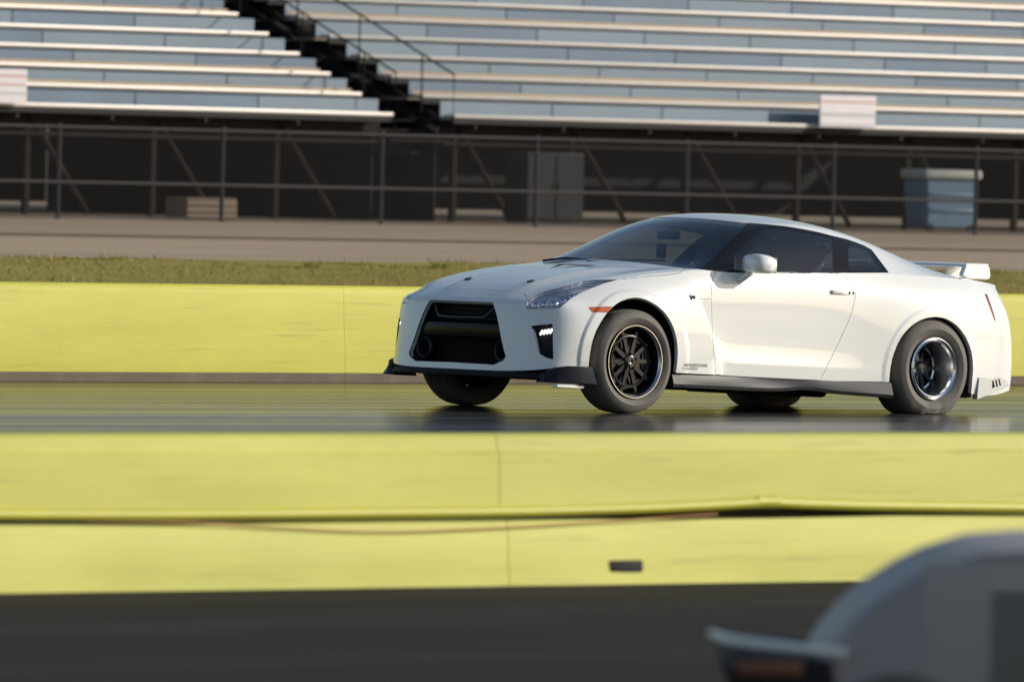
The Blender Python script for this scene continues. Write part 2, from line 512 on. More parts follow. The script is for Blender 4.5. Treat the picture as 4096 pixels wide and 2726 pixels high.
# rear screen, cut straight down
RG = [(1.02, 0.0), (1.02, .36), (1.06, .44), (1.45, .50), (1.62, .52), (1.70, .40), (1.72, 0.0)]
half.normal_update()
lay = half.faces.layers.int.new("part")
PARTS = ['body', 'arch_f', 'arch_r', 'grille', 'drl', 'headlight', 'marker', 'slit', 'windscreen', 'side_glass', 'quarter_glass', 'dlo', 'hood', 'door', 'rear_glass']
for f in half.faces:
    c = f.calc_center_median(); q = pix(c); k = 0
    if facing(f):
        for i, nme in enumerate(PARTS):
            if nme in O and inside(q, O[nme]):
                if nme == 'grille' and c.x > -1.9: continue
                if nme == 'hood' and c.z < .6: continue
                if nme == 'windscreen' and c.x > .3: continue
                k = i; break
    if k == 0 and f.normal.z > .3 and inside((c.x, -c.y), [(1.02, -1.0), (1.02, .38), (1.45, .47), (1.66, .50), (1.70, -1.0)]): k = PARTS.index('rear_glass')
    f[lay] = k
BVH_HALF = BVHTree.FromBMesh(half)
def hit(P):
    o, d = ray_b(*P)
    co, nrm, i, t = BVH_HALF.ray_cast(o, d)
    if co is None: return None, None
    if nrm.dot(d) > 0: nrm = -nrm
    return co, nrm

def sub(name):
    k = PARTS.index(name); b = half.copy(); l = b.faces.layers.int["part"]
    bmesh.ops.delete(b, geom=[f for f in b.faces if f[l] != k], context='FACES')
    return b
def mirror_join(b):
    bmesh.ops.mirror(b, geom=b.verts[:] + b.edges[:] + b.faces[:], axis='Y', merge_dist=1e-4)
    # the mirror keeps winding reversed: make normals follow the outside
    return b
def flip_copy(b):
    c = b.copy()
    for v in c.verts: v.co.y = -v.co.y
    bmesh.ops.reverse_faces(c, faces=c.faces[:])
    return c
def rim(b, depth=.014, gap=.0022, offset=0.0):
    """pull the free edge in by the shut gap and fold it inwards"""
    b.normal_update()
    if offset:
        nv = {v: v.normal.copy() for v in b.verts}
        for v in b.verts: v.co += nv[v] * offset
    be = [e for e in b.edges if e.is_boundary and not (abs(e.verts[0].co.y) < 1e-4 and abs(e.verts[1].co.y) < 1e-4)]
    bv = {v for e in be for v in e.verts}
    mv = {}
    for v in bv:
        c = Vector()
        for f in v.link_faces: c += f.calc_center_median() - v.co
        c -= v.normal * c.dot(v.normal)
        if abs(v.co.y) < 1e-4: c.y = 0
        if c.length > 1e-7: mv[v] = c.normalized() * gap
    nv = {v: v.normal.copy() for v in bv}
    for v, d in mv.items(): v.co += d
    if depth:
        r = bmesh.ops.extrude_edge_only(b, edges=be)
        new = [g for g in r['geom'] if isinstance(g, bmesh.types.BMVert)]
        key = lambda q: tuple(round(c, 6) for c in q)
        old = {key(v.co): v for v in bv}
        kd = {}
        for v in new:
            o = old[key(v.co)]
            n = nv[o].copy()
            if abs(v.co.y) < 1e-4: n.y = 0
            kd[v] = n
        for v, n in kd.items(): v.co -= n * depth
    return b
def car_part(b, name, mat, parent=None, ang=40, label=None):
    o = to_obj(b, name, mat, parent or car, ang)
    if parent is None: o.matrix_local = CAR_M
    if label: o["label"] = label
    return o

# ---- painted shell
b = sub('body'); rim(b, .03, .0015); mirror_join(b)
body = car_part(b, "body", M['white_paint'])
b = sub('hood'); rim(b, .02, .0045); mirror_join(b)
hood = car_part(b, "hood", M['white_paint'])
b = sub('windscreen'); rim(b, .006, .0, -.004); mirror_join(b)
windscreen = car_part(b, "windscreen", M['glass'])
b = sub('rear_glass'); rim(b, .006, .0, -.003); mirror_join(b)
car_part(b, "rear_window", M['glass_dark'])
doors = {}
for s in (-1, 1):
    fl = (lambda q: q) if s < 0 else flip_copy
    b = sub('door'); rim(b, .02, .0038)
    doors[s] = car_part(fl(b), "door", M['white_paint'])
    b = sub('side_glass'); rim(b, .005, .0, -.003)
    to_obj(fl(b), "window", M['glass_dark'], doors[s], 40)
    b = sub('quarter_glass'); rim(b, .005, .0, -.002)
    car_part(fl(b), "quarter_window", M['glass_dark'])
    b = sub('dlo'); rim(b, .02, .0, -.001)
    car_part(fl(b), "window_surround", M['gloss_black'], label="gloss black pillar and window surround")
    b = sub('marker'); rim(b, .01, .001, .002)
    car_part(fl(b), "side_marker", M['amber'], label="amber side marker lamp ahead of the wheel arch")
    b = sub('slit'); rim(b, .012, .001, -.004)
    car_part(fl(b), "rear_reflector", M['red_lens'])

# ---- sharper helper: push a patch inwards and wall it in
def recess(name, depth):
    b = sub(name); b.normal_update()
    be = [e for e in b.edges if e.is_boundary and not (abs(e.verts[0].co.y) < 1e-4 and abs(e.verts[1].co.y) < 1e-4)]
    nv = {v: v.normal.copy() for v in b.verts}
    mean = Vector()
    for v in b.verts: mean += v.normal
    mean.normalize()
    old = {v: v.co.copy() for v in b.verts}
    bvs = {v for e in be for v in e.verts}
    pairs = []
    for v in b.verts:
        n = mean.copy()
        if abs(v.co.y) < 1e-4: n.y = 0
        v.co -= n * depth
    ring = {v: b.verts.new(old[v]) for v in bvs}
    for e in be:
        a, c = e.verts
        b.faces.new((a, c, ring[c], ring[a]))
    bmesh.ops.recalc_face_normals(b, faces=b.faces)
    return b

# ---- grille opening
gm = sub('grille')
gx = [v.co for v in gm.verts]
gb = bmesh.new(); gb = gm
b = sub('grille')
be = [e for e in b.edges if e.is_boundary and not (abs(e.verts[0].co.y) < 1e-4 and abs(e.verts[1].co.y) < 1e-4)]
keep = {}
for v in b.verts:
    keep[v] = v.co.copy()
bvs = {v for e in be for v in e.verts}
ring = {v: b.verts.new(keep[v]) for v in bvs}
for e in be:
    a, c = e.verts
    b.faces.new((a, c, ring[c], ring[a]))
for v in keep:
    v.co.x = -2.06 + (v.co.y ** 2) * .18
mirror_join(b)
bmesh.ops.recalc_face_normals(b, faces=b.faces)
grille = car_part(b, "grille", M['matt_black'])
# horizontal bumper beam
M['beam'] = simple('beam', (.005, .005, .006), .18, spec=.15)
def bow(y): return .13 * y * y + .22 * max(0, abs(y) - .38) ** 2
b = bmesh.new()
ys = np.linspace(-.47, .47, 25)
prof = [(-.035, .400), (.002, .385), (.012, .43), (.004, .475), (-.03, .497), (-.10, .50), (-.10, .39)]
rings = []
for y in ys:
    rings.append([b.verts.new((-2.165 - px_ + bow(y), y * (1 - .10 * (z - .38) / .12), z)) for px_, z in prof])
for i in range(len(ys) - 1):
    for k in range(len(prof)):
        k2 = (k + 1) % len(prof)
        b.faces.new((rings[i][k], rings[i][k2], rings[i + 1][k2], rings[i + 1][k]))
b.faces.new(rings[0]); b.faces.new(rings[-1][::-1])
bmesh.ops.recalc_face_normals(b, faces=b.faces)
to_obj(b, "bumper_beam", M['beam'], grille, 35)
# V-shaped trim
b = bmesh.new()
tube(b, [(-2.115, .335, .612), (-2.155, .235, .515), (-2.168, 0, .508), (-2.155, -.235, .515), (-2.115, -.335, .612)], .010, 6)
to_obj(b, "grille_trim", M['gunmetal'], grille, 40)
# upper slats
for z in (.535, .562, .59):
    b = bmesh.new(); tube(b, [(-2.075 + .1 * y * y, y, z) for y in np.linspace(-.33, .33, 9)], .006, 4)
    to_obj(b, "grille_slat", M['satin_black'], grille)
# lower mesh
M['mesh_black'] = simple('mesh_black', (.006, .006, .007), .6, spec=.15)
b = bmesh.new()
for k in range(-22, 23):
    for sgn in (-1, 1):
        y0 = k * .028; pts = []
        for t in (0, 1):
            pts.append((-2.10 + .13 * (y0 + sgn * t * .1) ** 2, y0 + sgn * t * .1, .215 + t * .17))
        if abs(pts[1][1]) < .5 and abs(y0) < .5: tube(b, pts, .004, 3)
mesh_o = to_obj(b, "grille_mesh", M['mesh_black'], grille)
mesh_o["kind"] = "stuff"
for s in (-1, 1):
    b = bmesh.new()
    lathe(b, [(-.005, .078), (-.016, .068), (-.010, .058), (.06, .050)], n=28, axis='x', c=(-2.125, s * .40, .300))
    to_obj(b, "brake_duct", M['satin_black'], grille, 40)
    b = bmesh.new()
    lathe(b, [(0, .0001), (0, .05)], n=20, axis='x', c=(-2.07, s * .40, .300))
    to_obj(b, "duct_end", M['matt_black'], grille)

# ---- vertical daytime-lamp openings and headlamps
LED = bpy.data.materials.new("led"); LED.use_nodes = True
LED.node_tree.nodes["Principled BSDF"].inputs["Emission Color"].default_value = (1, .98, .93, 1)
LED.node_tree.nodes["Principled BSDF"].inputs["Emission Strength"].default_value = 1.6
M['lamp_dark'] = simple('lamp_dark', (.50, .51, .56), .45, metal=.25)
M['projector'] = simple('projector', (.75, .76, .80), .10, metal=1.0)
M['lamp_bright'] = simple('lamp_bright', (.75, .76, .80), .18, metal=1.0)
for s in (-1, 1):
    fl = (lambda q: q) if s < 0 else flip_copy
    d = car_part(fl(recess('drl', .05)), "lamp_recess", M['matt_black'], label="black vertical vent beside the grille")
    for i in range(4):
        X = 1735 + i * 34
        c, n = hit(px('A', [(X, 858 - i * 5)])[0])
        if c is None: continue
        c2 = on_plane(px('A', [(X + 14, 838 - i * 5)])[0], 0, c.x + .01); c1 = on_plane(px('A', [(X - 12, 880 - i * 5)])[0], 0, c.x + .01)
        b = bmesh.new(); tube(b, [c1 - n * .012, c2 - n * .012], .0085, 6)
        to_obj(fl(b), "led", LED, d)
    h = car_part(fl(recess('headlight', .030)), "headlight", M['lamp_dark'], label="swept-back clear headlamp with dark housing")
    b = sub('headlight'); rim(b, .008, .003, -.001)
    to_obj(fl(b), "lamp_lens", M['lens'], h, 40)
    for X, Y, r in ((105, 548, .036), (205, 528, .034), (300, 525, .036), (395, 500, .032), (500, 455, .028)):
        c, n = hit(px('B', [(X, Y)])[0])
        if c is None: continue
        c = c - n * .036
        b = bmesh.new()
        bmesh.ops.create_uvsphere(b, u_segments=16, v_segments=10, radius=r, matrix=Matrix.Translation(c))
        to_obj(fl(b), "projector", M['projector'], h)
    pts = []
    for X, Y in ((330, 428), (450, 400), (600, 362), (720, 342), (830, 327)):
        c, n = hit(px('B', [(X, Y)])[0]); pts.append(c - n * .02)
    b = bmesh.new(); tube(b, pts, .010, 6)
    to_obj(fl(b), "light_bar", M['lamp_bright'], h)
    pts = []
    for X, Y in ((250, 470), (400, 450), (520, 436), (600, 425)):
        c, n = hit(px('B', [(X, Y)])[0]); pts.append(c - n * .025)
    b = bmesh.new(); tube(b, pts, .006, 6)
    to_obj(fl(b), "light_bar", M['lamp_bright'], h)

# ---- wheel-arch liners
for s in (-1, 1):
    for cx, cz, r in ((-1.395, .365 - .085, .425), (1.385, .300, .392)):
        b = bmesh.new()
        n = 40; A, B2, C2 = [], [], []
        for k in range(n + 1):
            t = math.pi * (-.12 + 1.24 * k / n)
            x, z = cx + r * math.cos(t), cz + (r + .01) * math.sin(t)
            A.append(b.verts.new((x, s * .865, z))); B2.append(b.verts.new((x, s * .52, z)))
        for k in range(n):
            b.faces.new((A[k], A[k + 1], B2[k + 1], B2[k]))
        b.faces.new(B2)
        car_part(b, "wheel_arch_liner", M['matt_black'])

M['fin_grey'] = simple('fin_grey', (.42, .42, .43), .35, coat=.5)
# ---- black sills, splitter, corner spats, diffuser
for s in (-1, 1):
    b = bmesh.new()
    xs = np.linspace(-1.035, .985, 21); rings = []
    for x in xs:
        t = (x + 1.035) / 2.02
        wv = .893 + .008 * math.cos(t * 6) + .035 * max(0, (t - .72) / .28)
        zt = .2045 - .008 * math.sin(math.pi * t)
        zb = .108 + .0 * t + .022 * math.exp(-((t - .62) / .10) ** 2) - .008 * max(0, (t - .8) / .2)
        pr = [(wv - .03, zt + .012), (wv + .002, zt - .002), (wv + .014, zt - .03 - .01 * math.sin(t * 9)), (wv + .030, zb + .022), (wv + .022, zb), (wv - .10, zb)]
        rings.append([b.verts.new((x, s * w, z)) for w, z in pr])
    for i in range(len(xs) - 1):
        for k in range(6):
            b.faces.new((rings[i][k], rings[i][(k + 1) % 6], rings[i + 1][(k + 1) % 6], rings[i + 1][k]))
    b.faces.new(rings[0]); b.faces.new(rings[-1])
    bmesh.ops.recalc_face_normals(b, faces=b.faces)
    car_part(b, "side_skirt", M['carbon'], ang=30, label="dark grey carbon side skirt under the door")
    # corner spat ahead of the front wheel
    b = bmesh.new()
    path = [(-2.10, .800), (-2.04, .862), (-1.96, .905), (-1.87, .928), (-1.79, .938)]
    rings = []
    for i, (x, w) in enumerate(path):
        t = i / 4
        zt = .160 + .058 * min(1, t * 3.0); zb = .105
        rings.append([b.verts.new((x, s * (w - .03), zt)), b.verts.new((x, s * (w + .002), zt)), b.verts.new((x, s * (w + .008 + .012 * t), zt - .04)), b.verts.new((x - .03 * (1 - t), s * (w + .03 + .03 * t), zb)),
                      b.verts.new((x, s * (w - .08), zb - .005))])
    for i in range(4):
        for k in range(5):
            b.faces.new((rings[i][k], rings[i][(k + 1) % 5], rings[i + 1][(k + 1) % 5], rings[i + 1][k]))
    b.faces.new(rings[0]); b.faces.new(rings[-1])
    bmesh.ops.recalc_face_normals(b, faces=b.faces)
    car_part(b, "corner_spat", M['carbon'], ang=25)
    # white canard plate under the spat
    b = bmesh.new()
    bbox(b, (-1.985, s * .925, .082), (.245, .05, .022), .004, 1)
    if s < 0: car_part(b, "splitter_plate", M['white_paint'])
    # rear corner fin with louvres
    b = bmesh.new()
    q = [(1.835, .118, .92), (1.845, .27, .92), (2.06, .285, .858), (2.20, .30, .79), (2.255, .225, .80), (2.16, .20, .845)]
    o_ = [b.verts.new((x, s * w, z)) for x, z, w in q]
    i_ = [b.verts.new((x, s * (w - .05), z)) for x, z, w in q]
    b.faces.new(o_); b.faces.new(i_[::-1])
    for k in range(6):
        b.faces.new((o_[k], o_[(k + 1) % 6], i_[(k + 1) % 6], i_[k]))
    bmesh.ops.recalc_face_normals(b, faces=b.faces)
    fin = car_part(b, "rear_corner_fin", M['fin_grey'], ang=25)
    for k in range(3):
        b = bmesh.new()
        bbox(b, (2.02 + k * .042, s * (.872 - k * .0135), .226 + k * .007), (.026, .02, .048), .002, 1, Matrix.Rotation(math.radians(s * 17), 4, 'Z') @ Matrix.Rotation(math.radians(-18), 4, 'Y'))
        to_obj(b, "louvre", M['matt_black'], fin)
# front splitter
M['splitter'] = simple('splitter', (.010, .010, .011), .6, spec=.25)
b = bmesh.new()
yy = np.linspace(-.80, .80, 33); rings = []
for y in yy:
    a = abs(y)
    xb = -2.225 + (.02 * (a / .4) ** 2 if a < .4 else .02 + .16 * ((a - .4) / .4) ** 2)
    rings.append([b.verts.new((xb + .02, y, .168)), b.verts.new((xb - .004, y, .160)), b.verts.new((xb - .028, y, .136)), b.verts.new((xb - .026, y, .124)), b.verts.new((xb + .25, y, .118))])
for i in range(len(yy) - 1):
    for k in range(5):
        b.faces.new((rings[i][k], rings[i][(k + 1) % 5], rings[i + 1][(k + 1) % 5], rings[i + 1][k]))
b.faces.new(rings[0]); b.faces.new(rings[-1])
bmesh.ops.recalc_face_normals(b, faces=b.faces)
car_part(b, "splitter", M['splitter'], ang=25)
# underbody
b = bmesh.new()
bbox(b, (0.0, 0, .155), (3.9, 1.5, .06), .01, 1)
bbox(b, (.35, -.25, .115), (1.1, .3, .07), .03, 2)
bbox(b, (.2, .3, .12), (1.3, .18, .07), .03, 2)
bbox(b, (1.55, 0, .17), (1.3, .95, .10), .02, 1)
car_part(b, "underbody", M['matt_black'])

M['blade_white'] = simple('blade_white', (.84, .84, .83), .25, coat=.6)
# ---- door handles, fender badges, lettering, hood latches and vents
def decal_grid(P0, P1, P2, nx, ny):
    """a small surface-hugging grid: P0 origin pixel, P1 end of the x side, P2 end of the y side -> (corner points, normals)"""
    return
for s in (-1, 1):
    fl = (lambda q: q) if s < 0 else flip_copy
    c, n = hit(px('2', [(1085, 608)])[0])
    b = bmesh.new()
    bbox(b, c + Vector((.0, -.006, 0)), (.155, .018, .030), .008, 3)
    to_obj(fl(b), "handle", M['chrome' if 0 else 'white_paint'], doors[s], 40)
    b = bmesh.new(); bbox(b, c + Vector((-.02, -.0165, .003)), (.085, .003, .014), .001, 1)
    to_obj(fl(b), "handle_flap", M['blade_white'], doors[s], 40)
    for k in range(2):
        b = bmesh.new(); bbox(b, c + Vector((.095 + .035 * k, -.003, -.002)), (.012, .010, .026), .003, 1, Matrix.Rotation(.5, 4, 'Y'))
        to_obj(fl(b), "handle_key", M['gunmetal'], doors[s], 40)
    # fender blade badge
    pa = [hit(P)[0] for P in px('B', [(1775, 490), (1860, 490), (1948, 490)])]
    b = bmesh.new()
    for i in range(2):
        d = pa[i + 1] - pa[i]
    n = hit(px('B', [(1860, 490)])[0])[1]
    up = Vector((0, 0, 1)); vs = []
    for p in pa:
        vs.append([b.verts.new(p + n * .006 + up * .011), b.verts.new(p + n * .006 - up * .011), b.verts.new(p - n * .004 - up * .013), b.verts.new(p - n * .004 + up * .013)])
    for i in range(2):
        for k in range(4): b.faces.new((vs[i][k], vs[i][(k + 1) % 4], vs[i + 1][(k + 1) % 4], vs[i + 1][k]))
    b.faces.new(vs[0]); b.faces.new(vs[-1]); bmesh.ops.recalc_face_normals(b, faces=b.faces)
    car_part(fl(b), "fender_blade", M['blade_white'], ang=20)
    c, n = hit(px('B', [(1745, 495)])[0])
    b = bmesh.new()
    for a1, a2 in (((-.022, .016), (-.006, -.018)), ((-.006, -.018), (.006, .014)), ((.006, .014), (.022, -.010)), ((-.02, .016), (.0, .016)), ((.006, -.004), (.024, .010))):
        tube(b, [c + n * .004 + Vector((a1[0], 0, a1[1])), c + n * .004 + Vector((a2[0], 0, a2[1]))], .0032, 5)
    car_part(fl(b), "fender_badge", M['gunmetal'])

def text_on(body_txt, z, p_left, p_right, p_up, name, mat, parent, thick=.0012):
    """lettering laid on the surface between two pixels"""
    cu = bpy.data.curves.new(name, 'FONT'); cu.body = body_txt; cu.size = 1.0; cu.extrude = 0
    o = bpy.data.objects.new(name, cu); COL.objects.link(o)
    dg = bpy.context.evaluated_depsgraph_get()
    me = bpy.data.meshes.new_from_object(o.evaluated_get(dg)); bpy.data.objects.remove(o)
    P = np.array([v.co[:] for v in me.vertices]); mn, mx = P.min(0), P.max(0)
    (ax, ay), (bx_, by_), (ux, uy) = px(z, [p_left, p_right, p_up])
    for v in me.vertices:
        s_ = (v.co.x - mn[0]) / (mx[0] - mn[0]); t_ = (v.co.y - mn[1]) / (mx[1] - mn[1])
        co, nn = hit((ax + (bx_ - ax) * s_ + (ux - ax) * t_, ay + (by_ - ay) * s_ + (uy - ay) * t_))
        v.co = co + nn * .003
    return link_mesh(name, me, mat, parent)
tx1 = text_on("HORSEPOWER", 'B', (1662, 1213), (1905, 1222), (1664, 1182), "lettering", M['satin_black'], body)
tx2 = text_on("LOUNGE", 'B', (1658, 1246), (1798, 1250), (1660, 1220), "lettering", M['satin_black'], body)
for X, Y in ((810, 288), (1625, 328)):
    pass
for s in (-1, 1):
    fl = (lambda q: q) if s < 0 else flip_copy
    c, n = hit(px('A', [(1627, 328)])[0])
    q = n.to_track_quat('Z', 'Y').to_matrix().to_4x4()
    b = bmesh.new()
    bmesh.ops.create_cone(b, cap_ends=True, segments=20, radius1=.030, radius2=.026, depth=.008, matrix=Matrix.Translation(c + n * .003) @ q)
    to_obj(fl(b), "hood_pin", M['satin_black'], hood, 30)
    # NACA style vent
    b = bmesh.new(); pts = []
    for X, Y in ((345, 190), (430, 180), (520, 172), (600, 165), (690, 158)):
        cc, nn = hit(px('B', [(X, Y)])[0]); pts.append((cc, nn))
    Lo, Hi = [], []
    for i, (cc, nn) in enumerate(pts):
        hgt = [0.001, .010, .017, .014, .001][i]
        Lo.append(b.verts.new(cc + nn * .002)); Hi.append(b.verts.new(cc + nn * .003 + Vector((.05 * hgt / .017, .028 * hgt / .017, hgt * .25))))
    for i in range(4): b.faces.new((Lo[i], Lo[i + 1], Hi[i + 1], Hi[i]))
    to_obj(fl(b), "hood_vent", M['satin_black'], hood)

# ---- wipers, cowl
b = bmesh.new()
tube(b, [(-1.02, .02, .935), (-.93, -.25, .955), (-.80, -.52, .965)], .008, 5)
car_part(b, "wiper", M['satin_black'])
b = bmesh.new()
tube(b, [(-1.00, .50, .930), (-.97, .30, .955), (-.99, .05, .945)], .009, 5)
car_part(b, "wiper", M['satin_black'])

# ---- door mirror (only the near one can be seen)
for s in (-1,):
    b = bmesh.new()
    V_, F_, cr_ = [], [], {}
    secs = [(-.045, .020, .030, .0), (-.035, .050, .052, .002), (.0, .066, .062, .004), (.05, .066, .060, .0), (.085, .060, .052, -.004)]
    bm0 = bmesh.new(); rings = []
    for dx, hw, hh, dz in secs:
        ring_ = []
        for k in range(16):
            t = 2 * math.pi * k / 16
            cw, sw = math.cos(t), math.sin(t)
            e = .55
            ring_.append(bm0.verts.new((-.375 + dx * 1.35, s * (.970 + 1.6 * hw * math.copysign(abs(cw) ** e, cw)), .968 + dz + 1.1 * hh * math.copysign(abs(sw) ** (.6 if sw > 0 else .5), sw))))
        rings.append(ring_)
    for i in range(4):
        for k in range(16): bm0.faces.new((rings[i][k], rings[i][(k + 1) % 16], rings[i + 1][(k + 1) % 16], rings[i + 1][k]))
    bm0.faces.new(rings[0][::-1]); bm0.faces.new(rings[-1])
    bmesh.ops.recalc_face_normals(bm0, faces=bm0.faces)
    mo = car_part(bm0, "door_mirror", M['white_paint'], ang=60)
    b = bmesh.new(); tube(b, [(-.425, s * .868, .850), (-.415, s * .895, .868), (-.40, s * .925, .895), (-.39, s * .945, .925)], [.024, .024, .022, .022], 10)
    to_obj(b, "mirror_arm", M['white_paint'], mo, 60)
    b = bmesh.new(); bbox(b, (-.258, s * .970, .964), (.004, .18, .105), .001, 1)
    to_obj(b, "mirror_glass", M['chrome'], mo)

# ---- rear wing
b = bmesh.new()
yy = np.linspace(-.60, .60, 25); rings = []
for y in yy:
    a = abs(y) / .60
    dx = -.05 * a ** 2; dz = -.004 * a ** 2
    pr = [(2.00, 1.040), (2.03, 1.058), (2.12, 1.066), (2.24, 1.070), (2.245, 1.058), (2.12, 1.042), (2.03, 1.030)]
    rings.append([b.verts.new((x + dx, y, z + dz)) for x, z in pr])
for i in range(len(yy) - 1):
    for k in range(7): b.faces.new((rings[i][k], rings[i][(k + 1) % 7], rings[i + 1][(k + 1) % 7], rings[i + 1][k]))
b.faces.new(rings[0]); b.faces.new(rings[-1]); bmesh.ops.recalc_face_normals(b, faces=b.faces)
wing = car_part(b, "rear_wing", M['white_paint'], ang=40)
for s in (-1, 1):
    b = bmesh.new()
    q = [(1.905, .975), (1.945, 1.055), (1.96, 1.062), (2.14, 1.066), (2.175, 1.045), (2.185, .975), (2.16, .955), (1.96, .955)]
    o_ = [b.verts.new((x, s * (.632 if z > 1.0 else .640), z)) for x, z in q]; i_ = [b.verts.new((x + .02, s * .575, z)) for x, z in q]
    b.faces.new(o_); b.faces.new(i_[::-1])
    for k in range(8): b.faces.new((o_[k], o_[(k + 1) % 8], i_[(k + 1) % 8], i_[k]))
    bmesh.ops.recalc_face_normals(b, faces=b.faces)
    bmesh.ops.bevel(b, geom=b.edges[:], offset=.008, segments=2, affect='EDGES')
    to_obj(b, "end_plate", M['white_paint'], wing, 40)
    b = bmesh.new(); bbox(b, (2.11, s * .34, .995), (.16, .022, .11), .006, 2)
    to_obj(b, "wing_strut", M['white_paint'], wing, 40)

# ---- cabin
cab = bmesh.new()
bbox(cab, (.2, 0, .45), (2.2, 1.5, .30), .05, 2)
bbox(cab, (-.62, 0, .80), (.42, 1.42, .16), .06, 3)
bbox(cab, (-.50, -.36, .885), (.20, .40, .08), .03, 2)
bbox(cab, (1.15, 0, .80), (.6, 1.3, .25), .06, 2)
cabin = car_part(cab, "dashboard_and_tub", M['interior'], ang=40)
for y in (-.37, .37):
    b = bmesh.new()
    bbox(b, (.25, y, .62), (.50, .48, .14), .05, 3)
    bbox(b, (.52, y, .90), (.14, .48, .56), .055, 3, Matrix.Rotation(math.radians(16), 4, 'Y'))
    bbox(b, (.60, y, 1.165), (.09, .25, .16), .04, 3, Matrix.Rotation(math.radians(10), 4, 'Y'))
    car_part(b, "seat", M['seat_grey'], ang=50)
b = bmesh.new()
tube(b, [(.82, -.60, .55), (.80, -.56, 1.0), (.78, -.48, 1.17), (.78, 0, 1.20), (.78, .48, 1.17), (.80, .56, 1.0), (.82, .60, .55)], .022, 10)
tube(b, [(.80, -.56, .92), (.80, .56, .92)], .018, 8)
tube(b, [(.80, -.5, 1.12), (.80, .5, .62)], .018, 8)
car_part(b, "roll_bar", M['brushed'])
b = bmesh.new()
tube(b, [(-.20 + .07 * math.sin(t), -.37 + .18 * math.cos(t), .90 + .17 * math.sin(t)) for t in np.linspace(0, 2 * math.pi, 25)[:-1]], .016, 8, closed=True)
bbox(b, (-.22, -.37, .90), (.05, .30, .05), .015, 2)
car_part(b, "steering_wheel", M['interior'], ang=50)
b = bmesh.new()
bbox(b, (-.30, 0, 1.150), (.05, .21, .065), .02, 2)
tube(b, [(-.29, 0, 1.17), (-.26, 0, 1.25)], .012, 6)
car_part(b, "inner_mirror", M['satin_black'], ang=40)
b = bmesh.new(); bbox(b, (-.36, .0, 1.035), (.03, .085, .10), .012, 2)
car_part(b, "dash_camera", M['satin_black'], ang=40)

# ---- wheels
def tyre_mesh(R, width, rim_r, bulge=.012, grooves=True):
    h = width / 2
    pr = [(-h + .035, rim_r - .005), (-h + .012, rim_r + .012), (-h - bulge * .3, rim_r + .035), (-h - bulge, (rim_r + R) / 2), (-h - bulge * .4, R - .040), (-h + .008, R - .016), (-h + .026, R - .004)]
    if grooves:
        for g in (-.055, -.018, .018, .055):
            k = g * width / .255
            pr += [(k - .006, R), (k - .005, R - .007), (k + .005, R - .007), (k + .006, R)]
    else:
        pr += [(-h * .5, R + .001), (0, R + .002), (h * .5, R + .001)]
    pr += [(h - .026, R - .004), (h - .008, R - .016), (h + bulge * .4, R - .040), (h + bulge, (rim_r + R) / 2), (h + bulge * .3, rim_r + .035), (h - .012, rim_r + .012), (h - .035, rim_r - .005)]
    b = bmesh.new(); lathe(b, pr, n=96, axis='y', closed=True)
    return b
def spokes(b, n, r0, r1, y0, y1, w0, w1, th, twin=0.0):
    for k in range(n):
        a = 2 * math.pi * k / n
        for sg in ((-1, 1) if twin else (0,)):
            ca, sa = math.cos(a), math.sin(a)
            def P(r, off, y):
                return b.verts.new((ca * r - sa * off, y, sa * r + ca * off))
            q0 = sg * twin * .35; q1 = sg * twin
            vs = [P(r0, q0 - w0, y0), P(r0, q0 + w0, y0), P(r1, q1 + w1, y1), P(r1, q1 - w1, y1), P(r0, q0 - w0, y0 + th), P(r0, q0 + w0, y0 + th), P(r1, q1 + w1, y1 + th), P(r1, q1 - w1, y1 + th)]
            for f in ((0, 1, 2, 3), (7, 6, 5, 4), (0, 4, 5, 1), (1, 5, 6, 2), (2, 6, 7, 3), (3, 7, 4, 0)): b.faces.new([vs[i] for i in f])
    bmesh.ops.recalc_face_normals(b, faces=b.faces)

